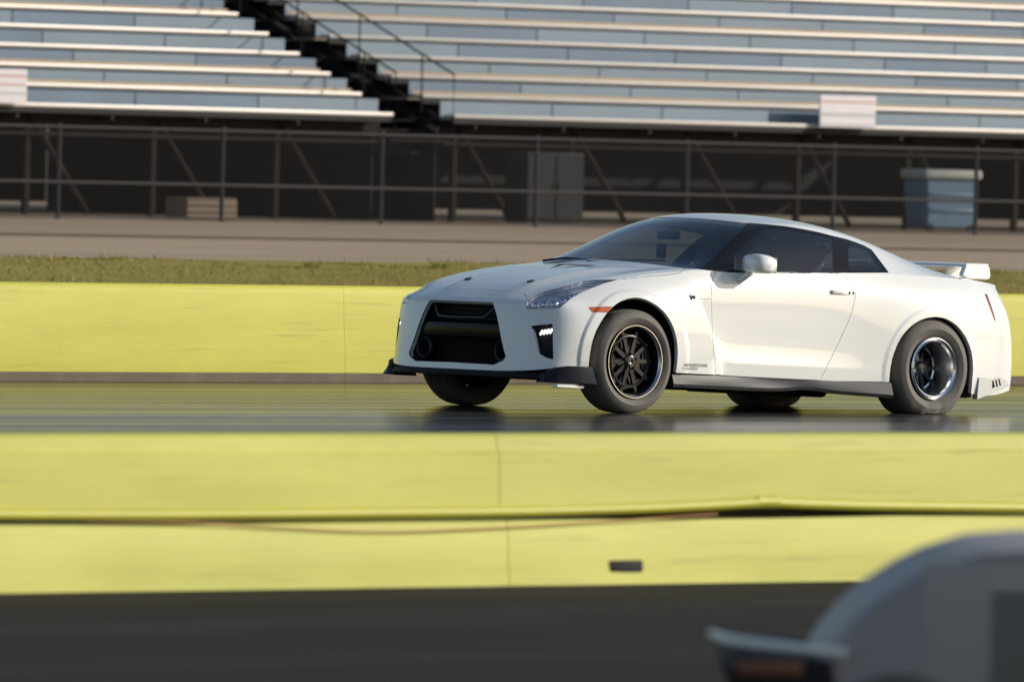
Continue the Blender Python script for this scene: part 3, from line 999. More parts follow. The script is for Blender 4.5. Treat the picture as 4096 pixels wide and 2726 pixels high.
M['wheel_black'] = simple('wheel_black', (.005, .005, .006), .35, spec=.3)
M['front_lip'] = simple('front_lip', (.60, .59, .57), .22, metal=1.0)
M['disc'] = simple('disc', (.10, .095, .09), .35, metal=1.0, noise=.15, nscale=40)
def wheel_front(x, s, z, rot):
    w = empty("wheel"); w.parent = car; w.location = (x, s * .795, z); w.rotation_euler = (0, 0, 0 if s < 0 else math.pi)
    to_obj(tyre_mesh(.352, .250, .238), "tyre", M['rubber'], w, 35)
    b = bmesh.new()      # outer side is -y
    lathe(b, [(-.112, .232), (-.124, .244), (-.130, .246), (-.130, .241), (-.122, .232), (-.108, .226)], n=96)
    to_obj(b, "rim_lip", M['front_lip'], w, 40)
    b = bmesh.new()
    lathe(b, [(-.110, .228), (-.090, .219), (-.060, .212), (.10, .208)], n=96)
    lathe(b, [(-.058, .175), (-.072, .178), (-.074, .170), (-.066, .158)], n=72)
    spokes(b, 10, .045, .214, -.070, -.066, .016, .011, .022, .0)
    to_obj(b, "rim", M['wheel_black'], w, 35)
    b = bmesh.new(); lathe(b, [(-.076, .0001), (-.082, .014), (-.085, .030), (-.078, .046), (-.060, .062), (-.050, .062)], n=40)
    for k in range(5):
        a = 2 * math.pi * k / 5 + .3
        bmesh.ops.create_cone(b, cap_ends=True, segments=6, radius1=.010, radius2=.009, depth=.02, matrix=Matrix.Translation((.052 * math.cos(a), -.080, .052 * math.sin(a))) @ Matrix.Rotation(math.pi / 2, 4, 'X'))
    to_obj(b, "hub", M['black_metal'], w, 35)
    b = bmesh.new(); lathe(b, [(-.030, .075), (-.032, .185), (-.005, .185), (-.005, .075)], n=64, closed=True)
    to_obj(b, "brake_disc", M['disc'], w, 35)
    b = bmesh.new(); bbox(b, (.165, -.018, .0), (.07, .06, .19), .02, 2)
    to_obj(b, "caliper", M['gunmetal'], w, 40)
    b = bmesh.new(); lathe(b, [(.02, .0001), (.02, .205), (.11, .212)], n=48)
    to_obj(b, "dust_shield", M['matt_black'], w, 40)
    # spin the wheel so spokes are not aligned
    return w
def wheel_rear(x, s, z):
    w = empty("wheel"); w.parent = car; w.location = (x, s * .785, z); w.rotation_euler = (0, 0, 0 if s < 0 else math.pi)
    b = tyre_mesh(.350, .285, .205, .020, False)
    for v in b.verts:                        # the slick squats and wrinkles where it meets the ground
        d = -.315 - v.co.z + .0
        if v.co.z < -.20:
            t = (-.20 - v.co.z) / .15
            v.co.y *= 1 + .10 * min(1, t) ** 2
            v.co.x += .006 * math.sin(v.co.x * 38) * min(1, t)
            v.co.y += -math.copysign(1, -v.co.y) * .006 * math.sin(v.co.x * 55 + 1) * min(1, t)
        if v.co.z < -.314: v.co.z = -.314
    to_obj(b, "tyre", M['rubber'], w, 35)
    b = bmesh.new()
    lathe(b, [(-.128, .200), (-.142, .212), (-.150, .216), (-.152, .211), (-.144, .203), (-.150, .196), (-.146, .188), (-.130, .183)], n=96)
    to_obj(b, "rim_lip", M['chrome'], w, 40)
    b = bmesh.new()
    lathe(b, [(-.135, .186), (-.100, .180), (-.055, .172), (.015, .160), (.02, .150)], n=96)
    to_obj(b, "rim_barrel", M['brushed'], w, 40)
    b = bmesh.new()
    spokes(b, 10, .04, .158, -.010, .005, .014, .012, .02)
    lathe(b, [(-.030, .0001), (-.030, .03), (-.022, .045), (-.005, .055)], n=40)
    to_obj(b, "rim", M['black_metal'], w, 35)
    b = bmesh.new(); lathe(b, [(.04, .0001), (.04, .158), (.06, .158)], n=64)
    to_obj(b, "brake_disc", M['gunmetal'], w, 35)
    return w
for s in (-1, 1):
    wheel_front(-1.378, s, .352, 0)
    wheel_rear(1.40, s, .315)
tag(car, "white two-door sports coupe racing past, nose lifted, black wheels", "car")
# ================================================================== the setting
def W2(X, Y, y):
    """a point of the vertical plane at depth y, read at picture position (X, Y of a 2356-wide view)"""
    k = IMG_W / 2356.0
    d = CV * F_PX + CR * (X * k - IMG_W / 2) - CU * (Y * k - IMG_H / 2)
    t = (y - CAM[1]) / d[1]
    return Vector(CAM + t * d)

def ramp(n, l, src, stops):
    r = n.new("ShaderNodeValToRGB")
    el = r.color_ramp.elements
    while len(el) < len(stops): el.new(.5)
    for e, (p, c) in zip(el, stops):
        e.position = p; e.color = (*c, 1)
    l.new(src, r.inputs[0])
    return r

def ground_mat(name, cols, rough, scale, stretch, bump=.3, rough2=None, fine=60):
    m, n, l, p = new_mat(name)
    tc = n.new("ShaderNodeTexCoord")
    mp = n.new("ShaderNodeMapping"); mp.inputs["Scale"].default_value = stretch
    l.new(tc.outputs["Object"], mp.inputs[0])
    t1 = n.new("ShaderNodeTexNoise"); t1.inputs["Scale"].default_value = scale; t1.inputs["Detail"].default_value = 8; t1.inputs["Roughness"].default_value = .62
    l.new(mp.outputs[0], t1.inputs["Vector"])
    t2 = n.new("ShaderNodeTexNoise"); t2.inputs["Scale"].default_value = fine; t2.inputs["Detail"].default_value = 3
    l.new(tc.outputs["Object"], t2.inputs["Vector"])
    mx = n.new("ShaderNodeMix"); mx.data_type = 'FLOAT'; mx.inputs[0].default_value = .3
    l.new(t1.outputs["Fac"], mx.inputs[2]); l.new(t2.outputs["Fac"], mx.inputs[3])
    r = ramp(n, l, mx.outputs[0], cols)
    l.new(r.outputs[0], p.inputs["Base Color"])
    p.inputs["Roughness"].default_value = rough
    if rough > .8: p.inputs["Specular IOR Level"].default_value = .15
    if rough2 is not None:
        mr = n.new("ShaderNodeMapRange"); mr.inputs["From Min"].default_value = .35; mr.inputs["From Max"].default_value = .65
        mr.inputs["To Min"].default_value = rough; mr.inputs["To Max"].default_value = rough2
        l.new(t1.outputs["Fac"], mr.inputs["Value"]); l.new(mr.outputs["Result"], p.inputs["Roughness"])
    if bump:
        b = n.new("ShaderNodeBump"); b.inputs["Strength"].default_value = bump; b.inputs["Distance"].default_value = .01
        l.new(t2.outputs["Fac"], b.inputs["Height"]); l.new(b.outputs[0], p.inputs["Normal"])
    return m

M['strip'] = ground_mat('strip', [(.3, (.025, .025, .026)), (.5, (.042, .041, .040)), (.7, (.065, .063, .060))], .12, 1.6, (.03, 2.2, 1), bump=.0, rough2=.27)
M['paddock'] = ground_mat('paddock', [(.3, (.013, .0112, .0098)), (.5, (.022, .019, .0165)), (.72, (.044, .038, .033))], .9, .9, (.25, 1.2, 1), bump=.6, fine=45)
M['apron'] = ground_mat('apron', [(.3, (.33, .235, .155)), (.5, (.43, .315, .21)), (.7, (.51, .39, .27))], .9, .35, (.12, 1.1, 1), bump=.5, fine=9)
M['turf'] = ground_mat('turf', [(.3, (.21, .165, .035)), (.5, (.28, .225, .05)), (.72, (.34, .28, .07))], .95, .8, (.3, 1, 1), bump=.6, fine=8)
M['far_ground'] = ground_mat('far_ground', [(.3, (.10, .09, .05)), (.6, (.17, .14, .09))], .95, .05, (1, 1, 1), bump=0, fine=2)

# dull rubber dust lies in long bands over the glossy strip
_n, _l = M['strip'].node_tree.nodes, M['strip'].node_tree.links
_d = _n.new("ShaderNodeBsdfDiffuse"); _d.inputs[0].default_value = (.022, .021, .020, 1)
_mx = _n.new("ShaderNodeMixShader")
_tc = _n.new("ShaderNodeTexCoord"); _mp = _n.new("ShaderNodeMapping"); _mp.inputs["Scale"].default_value = (.05, 1.3, 1); _l.new(_tc.outputs["Object"], _mp.inputs[0])
_t = _n.new("ShaderNodeTexNoise"); _t.inputs["Scale"].default_value = 1.1; _t.inputs["Detail"].default_value = 7; _t.inputs["Roughness"].default_value = .7; _l.new(_mp.outputs[0], _t.inputs["Vector"])
_mr = _n.new("ShaderNodeMapRange"); _mr.inputs["From Min"].default_value = .35; _mr.inputs["From Max"].default_value = .7; _mr.inputs["To Min"].default_value = .04; _mr.inputs["To Max"].default_value = .48
_l.new(_t.outputs["Fac"], _mr.inputs["Value"]); _l.new(_mr.outputs["Result"], _mx.inputs[0])
_l.new(_n["Principled BSDF"].outputs[0], _mx.inputs[1]); _l.new(_d.outputs[0], _mx.inputs[2]); _l.new(_mx.outputs[0], _n["Material Output"].inputs[0])

def profile_ground(name, ys, zs, x0, x1, mat, nx=1):
    b = bmesh.new(); R = []
    for i in range(nx + 1):
        x = x0 + (x1 - x0) * i / nx
        R.append([b.verts.new((x, y, z)) for y, z in zip(ys, zs)])
    for i in range(nx):
        for k in range(len(ys) - 1):
            b.faces.new((R[i][k], R[i + 1][k], R[i + 1][k + 1], R[i][k + 1]))
    bmesh.ops.recalc_face_normals(b, faces=b.faces)
    o = to_obj(b, name, mat); o["kind"] = "structure"
    if o.data.polygons[0].normal.z < 0: o.data.flip_normals()
    return o

profile_ground("drag_strip", [-20.6, 6.2], [0, 0], -600, 900, M['strip'])
profile_ground("paddock_asphalt", [-900, -20.6], [0, 0], -900, 900, M['paddock'])
def bank_z(y):
    ys = [6.2, 12, 18, 24, 27, 30, 34, 45, 65, 80]
    zs = [0, 0.0, .02, .16, .36, .545, .56, .585, .62, .64]
    return float(np.interp(y, ys, zs))
ys = [6.2, 12, 15, 18, 21, 24, 25.5, 27, 28.5, 30]
profile_ground("grass_bank", ys, [bank_z(y) for y in ys], -300, 700, M['turf'])
profile_ground("gravel_apron", [30, 34, 45.0], [bank_z(30), bank_z(34), bank_z(45)], -300, 700, M['apron'])
profile_ground("concrete_apron", [45.0, 45.02, 55, 65, 90], [bank_z(45), bank_z(45) + .004, bank_z(55) + .045, bank_z(65) + .045, bank_z(90) + .045], -300, 700,
               ground_mat('apron_concrete', [(.3, (.26, .185, .12)), (.5, (.34, .25, .165)), (.7, (.42, .31, .21))], .9, .35, (.15, .9, 1), bump=.3, fine=7))
b = bmesh.new(); bbox(b, (100, 44.9, bank_z(45) + .012), (600, .16, .045), .01, 1)
ko = to_obj(b, "kerb", simple('kerb_dark', (.085, .065, .05), .9, noise=.3, nscale=3)); ko["kind"] = "structure"
profile_ground("far_ground", [90, 400, 4000], [bank_z(80), 2.0, 8.0], -3500, 3500, M['far_ground'])

# ------------------------------------------------------------------ yellow barriers
def paint_mat(name, c0, c1):
    m, n, l, p = new_mat(name)
    tc = n.new("ShaderNodeTexCoord")
    mp = n.new("ShaderNodeMapping"); mp.inputs["Scale"].default_value = (.35, 1, 2.2)
    l.new(tc.outputs["Object"], mp.inputs[0])
    t1 = n.new("ShaderNodeTexNoise"); t1.inputs["Scale"].default_value = 1.7; t1.inputs["Detail"].default_value = 9; t1.inputs["Roughness"].default_value = .65
    l.new(mp.outputs[0], t1.inputs["Vector"])
    r = ramp(n, l, t1.outputs["Fac"], [(.28, c0), (.62, c1)])
    # scuffs and tyre marks, long and thin along the strip
    mp2 = n.new("ShaderNodeMapping"); mp2.inputs["Scale"].default_value = (.5, 1, 16)
    l.new(tc.outputs["Object"], mp2.inputs[0])
    t2 = n.new("ShaderNodeTexNoise"); t2.inputs["Scale"].default_value = 2.3; t2.inputs["Detail"].default_value = 5; t2.inputs["Roughness"].default_value = .7
    l.new(mp2.outputs[0], t2.inputs["Vector"])
    mr = n.new("ShaderNodeMapRange"); mr.inputs["From Min"].default_value = .56; mr.inputs["From Max"].default_value = .74; mr.inputs["To Max"].default_value = .50
    l.new(t2.outputs["Fac"], mr.inputs["Value"])
    mx = n.new("ShaderNodeMix"); mx.data_type = 'RGBA'; mx.inputs["B"].default_value = (.19, .16, .05, 1)
    l.new(mr.outputs["Result"], mx.inputs["Factor"]); l.new(r.outputs[0], mx.inputs["A"]); l.new(mx.outputs["Result"], p.inputs["Base Color"])
    t3 = n.new("ShaderNodeTexNoise"); t3.inputs["Scale"].default_value = 30; t3.inputs["Detail"].default_value = 6
    l.new(tc.outputs["Object"], t3.inputs["Vector"])
    b = n.new("ShaderNodeBump"); b.inputs["Strength"].default_value = .10; b.inputs["Distance"].default_value = .01
    l.new(t3.outputs["Fac"], b.inputs["Height"]); l.new(b.outputs[0], p.inputs["Normal"])
    p.inputs["Roughness"].default_value = .62
    return m
M['yellow_far'] = paint_mat('yellow_far', (.49, .455, .050), (.58, .545, .070))
M['yellow_near'] = paint_mat('yellow_near', (.46, .45, .076), (.57, .56, .108))
M['yellow_near_b'] = paint_mat('yellow_near_b', (.46, .45, .085), (.56, .55, .125))
M['bare_concrete'] = simple('bare_concrete', (.16, .12, .085), .9, noise=.4, nscale=5, bump=.3)
M['hose_yellow'] = simple('hose_yellow', (.50, .48, .05), .45, noise=.1, nscale=8)
M['red_cable'] = simple('red_cable', (.50, .24, .09), .6)

FAR_Y, NEAR_Y = 5.83, -20.5
def far_section(x0, x1, label):
    e = empty("concrete_barrier", (0, FAR_Y, 0))
    b = bmesh.new()
    g = .001
    pr = [(.0, .068), (-.004, .20), (.018, .42), (.030, .655), (.042, .698), (.062, .716), (.235, .716), (.25, .70), (.29, .068)]
    extrude_profile(b, pr, x0 + g, x1 - g, 6)
    to_obj(b, "barrier_body", M['yellow_far'], e, 50)
    b = bmesh.new()
    extrude_profile(b, [(-.012, -.02), (-.012, .060), (.0, .0685), (.29, .0685), (.30, -.02)], x0 + g, x1 - g, 4)
    to_obj(b, "barrier_foot", M['bare_concrete'], e, 30, )
    tag(e, label, "barrier", "yellow barrier behind the car")
    return e
def near_section(x0, x1, label, hole=None):
    e = empty("concrete_barrier", (0, NEAR_Y, 0))
    b = bmesh.new(); g = .002
    pr = [(-.015, .30), (.0, .315), (.010, .50), (.012, .528), (.022, .536), (.030, .590), (.042, .601), (.25, .601), (.262, .588), (.262, .30)]
    extrude_profile(b, pr, x0 + g, x1 - g, 8)
    to_obj(b, "barrier_body", M['yellow_near_b' if hole else 'yellow_near'], e, 35)
    b = bmesh.new()
    R = []
    n = 24
    for i in range(n + 1):
        x = x0 + g + (x1 - x0 - 2 * g) * i / n
        zt = .262 + .004 * math.sin(x * 2.1)
        wob = .010 * math.sin(x * 3.7 + 1) + .006 * math.sin(x * 9.1)
        R.append([b.verts.new((x, y, z)) for y, z in ((-.075 + wob * .4, -.03), (-.062 + wob * .3, .08), (-.050, zt - .02), (-.040, zt), (.26, zt), (.27, -.03))])
    for i in range(n):
        for k in range(6):
            b.faces.new((R[i][k], R[i][(k + 1) % 6], R[i + 1][(k + 1) % 6], R[i + 1][k]))
    b.faces.new(R[0]); b.faces.new(R[-1]); bmesh.ops.recalc_face_normals(b, faces=b.faces)
    to_obj(b, "barrier_foot", M['yellow_near'], e, 35)
    b = bmesh.new(); extrude_profile(b, [(.03, .255), (.03, .305), (.24, .305), (.24, .255)], x0 + g, x1 - g)
    to_obj(b, "joint_strip", M['matt_black'], e)
    if hole is not None:
        b = bmesh.new(); bbox(b, (hole, -.0545, .070), (.19, .03, .055), .012, 2)
        to_obj(b, "drain_hole", M['matt_black'], e, 40)
    tag(e, label, "barrier", "yellow barrier in front of the strip")
    return e
far_section(-60, -6.2, "yellow barrier run leaving the left edge behind the strip")
for x0, x1, lb in ((-6.2, -2.2, "yellow far barrier section at the left picture edge"), (-2.2, 1.8, "yellow far barrier section left of the white car's nose"),
                   (1.8, 5.8, "yellow far barrier section hidden mostly behind the white car's front half"),
                   (5.8, 9.8, "yellow far barrier section showing right of the white car's tail"), (9.8, 13.8, "yellow far barrier section just past the right picture edge")):
    far_section(x0, x1, lb)
far_section(13.8, 90, "yellow barrier run leaving the right edge behind the strip")
near_section(-80, -25.89, "yellow near barrier run leaving the left edge")
for x0, x1, lb, h in ((-25.89, -22.84, "yellow near barrier section at the left picture edge", None), (-22.84, -19.79, "yellow near barrier section in the lower left, below the empty strip", None),
                      (-19.79, -16.74, "yellow near barrier section with dark drain hole, below the white car", -19.16), (-16.74, -13.69, "yellow near barrier section just past the right picture edge", None)):
    near_section(x0, x1, lb, h)
near_section(-13.69, 60, "yellow near barrier run leaving the right edge")

# hoses and the red cable lying on the ledge
HY = NEAR_Y - .066
def hose(name, pts, r, mat, label, cat):
    P = [W2(X, Y, HY) for X, Y in pts]
    # resample smoothly
    t = np.arange(len(P)); tt = np.linspace(0, len(P) - 1, 60)
    A = np.array([p[:] for p in P])
    Q = np.stack([np.interp(tt, t, A[:, i]) for i in range(3)], 1)
    for _ in range(6): Q[1:-1] = (Q[:-2] + 2 * Q[1:-1] + Q[2:]) / 4
    b = bmesh.new(); tube(b, [tuple(q) for q in Q], r, 12)
    o = to_obj(b, name, mat)
    tag(o, label, cat)
    return o
hose("hose", [(-900, 1178), (0, 1183), (400, 1184), (800, 1180), (1200, 1176), (1500, 1168), (1700, 1158), (1790, 1150)], .021, M['hose_yellow'], "long yellow hose along the near barrier's ledge, left and centre", "hose")
hose("hose", [(1740, 1152), (1830, 1157), (2000, 1162), (2356, 1167), (3200, 1180)], .021, M['hose_yellow'], "yellow hose along the near barrier's ledge at the right", "hose")
hose("red_cable", [(200, 1197), (420, 1200), (640, 1212), (800, 1221), (950, 1222), (1150, 1213), (1400, 1198), (1650, 1182)], .0032, M['red_cable'], "thin faded red cable sagging under the yellow hose", "cable")

# ------------------------------------------------------------------ grandstand
M['plank'] = simple('plank', (.62, .57, .53), .42, metal=.15, noise=.12, nscale=3, stretch=(.3, 1, 1))
M['plank_tan'] = simple('plank_tan', (.36, .27, .17), .55, noise=.25, nscale=2, stretch=(.3, 1, 1))
M['riser'] = simple('riser', (.15, .205, .26), .55, noise=.16, nscale=.9)
M['riser_b'] = simple('riser_b', (.105, .155, .225), .55, noise=.25, nscale=.9)
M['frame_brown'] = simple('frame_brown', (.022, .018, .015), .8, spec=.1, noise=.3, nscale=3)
M['skirt'] = simple('skirt', (.007, .0065, .006), .9, noise=.4, nscale=2)  # near black: the shade under the stands is put into this colour
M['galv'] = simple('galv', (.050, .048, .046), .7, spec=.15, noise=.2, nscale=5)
ROWS, RISE, TREAD, SY, Z0 = 11, .305, .76, 65.0, 2.335
AX0, AX1 = W2(905, 270, SY).x, W2(905, 270, SY).x + 1.25
def stand(x0, x1, label):
    e = empty("grandstand", (0, 0, 0))
    rr = random.Random(int(abs(x0) * 10))
    for k in range(ROWS):
        y = SY + k * TREAD; z = Z0 + k * RISE         # z: top of the seat plank
        b = bmesh.new(); bbox(b, ((x0 + x1) / 2, y + .12, z - .028), (x1 - x0, .25, .056), .010, 2)
        o = to_obj(b, "seat_plank", M['plank'], e, 40)
        # foot board of the row behind, dark nose under the seat
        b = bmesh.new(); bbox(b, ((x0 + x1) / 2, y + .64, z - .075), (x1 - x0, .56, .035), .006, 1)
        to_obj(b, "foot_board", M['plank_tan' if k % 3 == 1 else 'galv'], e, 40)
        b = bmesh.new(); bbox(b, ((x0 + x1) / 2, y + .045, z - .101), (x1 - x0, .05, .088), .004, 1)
        to_obj(b, "plank_shade_strip", M['matt_black'], e)  # black strip painting in the shade below each plank front
        if k in (1, 2, 5, 7):                          # weathered back strip standing above the plank
            b = bmesh.new(); bbox(b, ((x0 + x1) / 2, y + .26, z + .030), (x1 - x0, .012, .05), .003, 1)
            to_obj(b, "back_strip", M['plank_tan'], e)
        # riser sheets between this seat and the next
        n = max(1, int(round((x1 - x0) / 2.44))); w = (x1 - x0) / n
        for i in range(n):
            b = bmesh.new(); bbox(b, (x0 + w * (i + .5), y + .36, z + .085), (w - .02, .02, .245), .003, 1)
            to_obj(b, "riser_sheet", M['riser_b' if rr.random() < .25 else 'riser'], e)
    brk = bpy.data.meshes.new("bracket")
    bq = bmesh.new(); bbox(bq, (0, .16, -.14), (.045, .20, .17), .006, 1); bq.to_mesh(brk); bq.free(); brk.materials.append(M['galv'])
    for k in range(8):
        x = x0 + .5
        while x < x1 - .2:
            o = bpy.data.objects.new("bracket", brk); COL.objects.link(o); o.parent = e
            o.location = (x, SY + k * TREAD, Z0 + k * RISE); x += 1.83
    for i in range(int((x1 - x0) / 2.44) + 1):          # raking frames and struts below
        x = x0 + .3 + i * 2.44
        if x > x1 - .1: break
        b = bmesh.new()
        g = bank_z(SY) + .045
        bbox(b, (x, SY + .35, (g + 2.2) / 2), (.10, .10, 2.2 - g), .01, 1)
        to_obj(b, "post", M['frame_brown'], e)
        b = bmesh.new(); tube(b, [(x, SY + .30, 2.18), (x + 1.15, SY + .30, g + .05)], .045, 6)
        to_obj(b, "brace", M['frame_brown'], e)
        b = bmesh.new(); tube(b, [(x, SY + .5, 2.15), (x, SY + .5 + ROWS * TREAD, 2.15 + ROWS * RISE)], .06, 6)
        to_obj(b, "rake_beam", M['frame_brown'], e)
    for xe in (x0 + .02, x1 - .02):                     # sheets added at the ends to keep sun off the back sheet
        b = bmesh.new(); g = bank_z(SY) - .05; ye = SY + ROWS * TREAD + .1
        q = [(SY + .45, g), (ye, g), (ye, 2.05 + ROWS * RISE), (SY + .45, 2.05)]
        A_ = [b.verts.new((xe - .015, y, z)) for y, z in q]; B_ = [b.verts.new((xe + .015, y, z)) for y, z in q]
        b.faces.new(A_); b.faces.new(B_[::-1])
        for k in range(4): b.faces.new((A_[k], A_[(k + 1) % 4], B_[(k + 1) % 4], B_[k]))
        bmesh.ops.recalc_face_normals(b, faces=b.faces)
        to_obj(b, "sun_block_sheet", M['skirt'], e)
    b = bmesh.new(); bbox(b, ((x0 + x1) / 2, SY + .34, 2.12), (x1 - x0, .06, .20), .01, 1)
    to_obj(b, "front_beam", M['frame_brown'], e)
    b = bmesh.new(); bbox(b, ((x0 + x1) / 2, SY + .28, 1.88), (x1 - x0, .05, .06), .01, 1)
    to_obj(b, "cross_rail", M['frame_brown'], e)
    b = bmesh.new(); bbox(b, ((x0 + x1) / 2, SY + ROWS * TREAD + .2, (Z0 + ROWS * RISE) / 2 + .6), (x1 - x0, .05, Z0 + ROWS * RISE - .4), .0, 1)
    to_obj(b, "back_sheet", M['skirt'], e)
    tag(e, label, "grandstand", "grandstand blocks beyond the fence")
    return e
stand(AX0 - 17.0, AX0, "aluminium bleacher block left of the dark aisle")
stand(AX1, AX1 + 21.0, "aluminium bleacher block right of the dark aisle")
# the aisle: steps between the blocks
st = empty("aisle_steps", (0, 0, 0))
for k in range(ROWS * 2):
    y = SY + .1 + k * TREAD / 2; z = Z0 - .42 + k * RISE / 2
    b = bmesh.new(); bbox(b, ((AX0 + AX1) / 2, y + .19, z), (AX1 - AX0 - .06, .40, .04), .005, 1)
    to_obj(b, "step", M['frame_brown'], st)
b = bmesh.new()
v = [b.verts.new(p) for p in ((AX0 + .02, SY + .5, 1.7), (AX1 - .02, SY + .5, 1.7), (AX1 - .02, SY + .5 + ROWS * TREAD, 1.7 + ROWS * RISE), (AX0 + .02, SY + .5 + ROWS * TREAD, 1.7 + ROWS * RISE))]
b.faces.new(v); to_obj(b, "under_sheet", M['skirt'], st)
for x in (AX0 + .03, AX1 - .03):
    b = bmesh.new()
    tube(b, [(x, SY, Z0 - .3), (x, SY, Z0 + .62), (x, SY + ROWS * TREAD, Z0 + .62 + ROWS * RISE)], .016, 6)
    for k in range(1, ROWS, 2):
        tube(b, [(x, SY + k * TREAD, Z0 + k * RISE - .3), (x, SY + k * TREAD, Z0 + .62 + k * RISE)], .014, 6)
    to_obj(b, "handrail", M['frame_brown'], st)
tag(st, "dark stepped aisle between the two bleacher blocks", "stairs")

# ------------------------------------------------------------------ chain-link fence
FY = 60.0
fe = empty("chain_link_fence", (0, FY, 0))
gz = bank_z(FY) + .045
fx0, fx1 = W2(-250, 400, FY).x, W2(2650, 400, FY).x
FT = W2(1178, 318, FY).z
for z in (FT, W2(1178, 440, FY).z, gz + .05):
    b = bmesh.new(); tube(b, [(fx0, 0, z), (fx1, 0, z)], .024 if z > gz + .1 else .012, 8)
    to_obj(b, "rail", M['galv'], fe)
x = fx0
while x < fx1:
    b = bmesh.new(); tube(b, [(x, .03, gz - .05), (x, .03, FT + .06)], .032, 8)
    to_obj(b, "post", M['galv'], fe); x += 3.05
vv, ff = [], []
p_, H_ = .075, FT - gz
L_ = fx1 - fx0
for fam in (0, 1):
    k = -int(H_ / p_) - 1
    while k * p_ < L_:
        xa = k * p_; xb = xa + H_
        za, zb = 0.0, H_
        if xa < 0: za = -xa; xa = 0
        if xb > L_: zb = H_ - (xb - L_); xb = L_
        if zb > za:
            if fam: X0, X1 = fx1 - xa, fx1 - xb
            else: X0, X1 = fx0 + xa, fx0 + xb
            w = .0045; i = len(vv); y = .004 * (1 if fam else -1)
            vv += [(X0 - w, y, gz + za), (X0 + w, y - .003, gz + za), (X0, y + .004, gz + za), (X1 - w, y, gz + zb), (X1 + w, y - .003, gz + zb), (X1, y + .004, gz + zb)]
            ff += [(i, i + 1, i + 4, i + 3), (i + 1, i + 2, i + 5, i + 4), (i + 2, i, i + 3, i + 5)]
        k += 1
me = bpy.data.meshes.new("wire_mesh"); me.from_pydata(vv, [], ff)
wm = link_mesh("wire_mesh", me, M['galv'], fe); wm["kind"] = "stuff"
tag(fe, "long chain-link fence with steel rails before the grandstand", "fence")

# ------------------------------------------------------------------ things along the fence
def sign(X0, X1, Y0, Y1, y, label, stripes):
    a = W2(X0, Y1, y); c = W2(X1, Y0, y)
    z0, z1 = a.z, c.z
    e = empty("banner", (0, 0, 0))
    b = bmesh.new(); bbox(b, ((a.x + c.x) / 2, y, (z0 + z1) / 2), (c.x - a.x, .03, z1 - z0), .006, 1)
    to_obj(b, "board", simple("banner_white", (.66, .62, .64), .5, noise=.08, nscale=4), e)
    for t, h, m in stripes:
        b = bmesh.new(); bbox(b, ((a.x + c.x) / 2, y - .018, z0 + (z1 - z0) * t), ((c.x - a.x) * .94, .004, (z1 - z0) * h), 0)
        to_obj(b, "printed_band", m, e)
    tag(e, label, "banner", "white banners on the grandstand front")
    return e
RB = simple('faded_red', (.50, .27, .25), .6); GB = simple('faded_grey', (.42, .42, .48), .6)
sign(1885, 2015, 222, 292, SY - .12, "white banner board on the right bleacher block, above the blue bin", [(.80, .06, RB), (.40, .10, GB), (.08, .06, GB)])
sign(-60, 62, 160, 236, SY - .12, "white banner board on the left bleacher block at the picture edge", [(.80, .06, RB), (.55, .05, RB), (.30, .06, GB)])

# blue bin
a = W2(2125, 545, 63.0); c = W2(2262, 392, 63.0)
bz = bank_z(63) + .045
bn = empty("storage_bin", ((a.x + c.x) / 2 + .1, 63.4, bz), math.radians(-12))
M['bin_blue'] = simple('bin_blue', (.13, .21, .30), .4, noise=.15, nscale=3)
M['bin_lid'] = simple('bin_lid', (.40, .40, .37), .5, noise=.15, nscale=3)
h = c.z - bz
b = bmesh.new()
q = [(-.50, -.36), (.50, -.36), (.50, .36), (-.50, .36)]
R = [[b.verts.new((x * s, y * s, z)) for x, y in q] for z, s in ((.06, .90), (h - .16, 1.0))]
for k in range(4): b.faces.new((R[0][k], R[0][(k + 1) % 4], R[1][(k + 1) % 4], R[1][k]))
b.faces.new(R[0][::-1]); b.faces.new(R[1])
bmesh.ops.recalc_face_normals(b, faces=b.faces)
bmesh.ops.bevel(b, geom=b.edges[:], offset=.03, segments=2, affect='EDGES')
to_obj(b, "bin_body", M['bin_blue'], bn, 40)
b = bmesh.new(); bbox(b, (0, 0, h - .08), (1.08, .80, .15), .04, 3)
to_obj(b, "lid", M['bin_lid'], bn, 40)
for x in (-.38, .38):
    b = bmesh.new(); lathe(b, [(-.03, .0001), (-.03, .065), (.03, .065), (.03, .0001)], n=20, c=(x, -.30, .065))
    to_obj(b, "castor", M['matt_black'], bn, 40)
for z in (.35, .60):
    b = bmesh.new(); bbox(b, (0, -.352, z), (.86, .03, .05), .01, 2)
    to_obj(b, "rib", M['bin_blue'], bn, 40)
tag(bn, "pale blue lidded bin standing behind the fence at the right", "bin")

# tan crate
a = W2(405, 496, 62.5); c = W2(520, 461, 62.5)
cr_ = empty("wooden_crate", ((a.x + c.x) / 2, 62.5, bank_z(62.5) + .045))
M['crate'] = simple('crate', (.20, .145, .10), .8, noise=.3, nscale=4, stretch=(.3, 1, 3))
W_ = c.x - a.x; h = max(.3, c.z - (bank_z(62.5) + .045))
for k in range(3):
    b = bmesh.new(); bbox(b, (0, -.25, h * (k + .5) / 3), (W_, .025, h / 3 - .015), .004, 1)
    to_obj(b, "plank", M['crate'], cr_)
    b = bmesh.new(); bbox(b, (0, -.165 + .165 * k, h + .012), (W_ + .02, .15, .022), .004, 1)
    to_obj(b, "plank", M['crate'], cr_)
for x in (-W_ / 2 + .0125, W_ / 2 - .0125):
    b = bmesh.new(); bbox(b, (x, .0, h / 2), (.022, .46, h), .003, 1)
    to_obj(b, "side_panel", M['crate'], cr_)
b = bmesh.new(); bbox(b, (0, .24, h / 2), (W_, .022, h), .003, 1); to_obj(b, "back_panel", M['crate'], cr_)
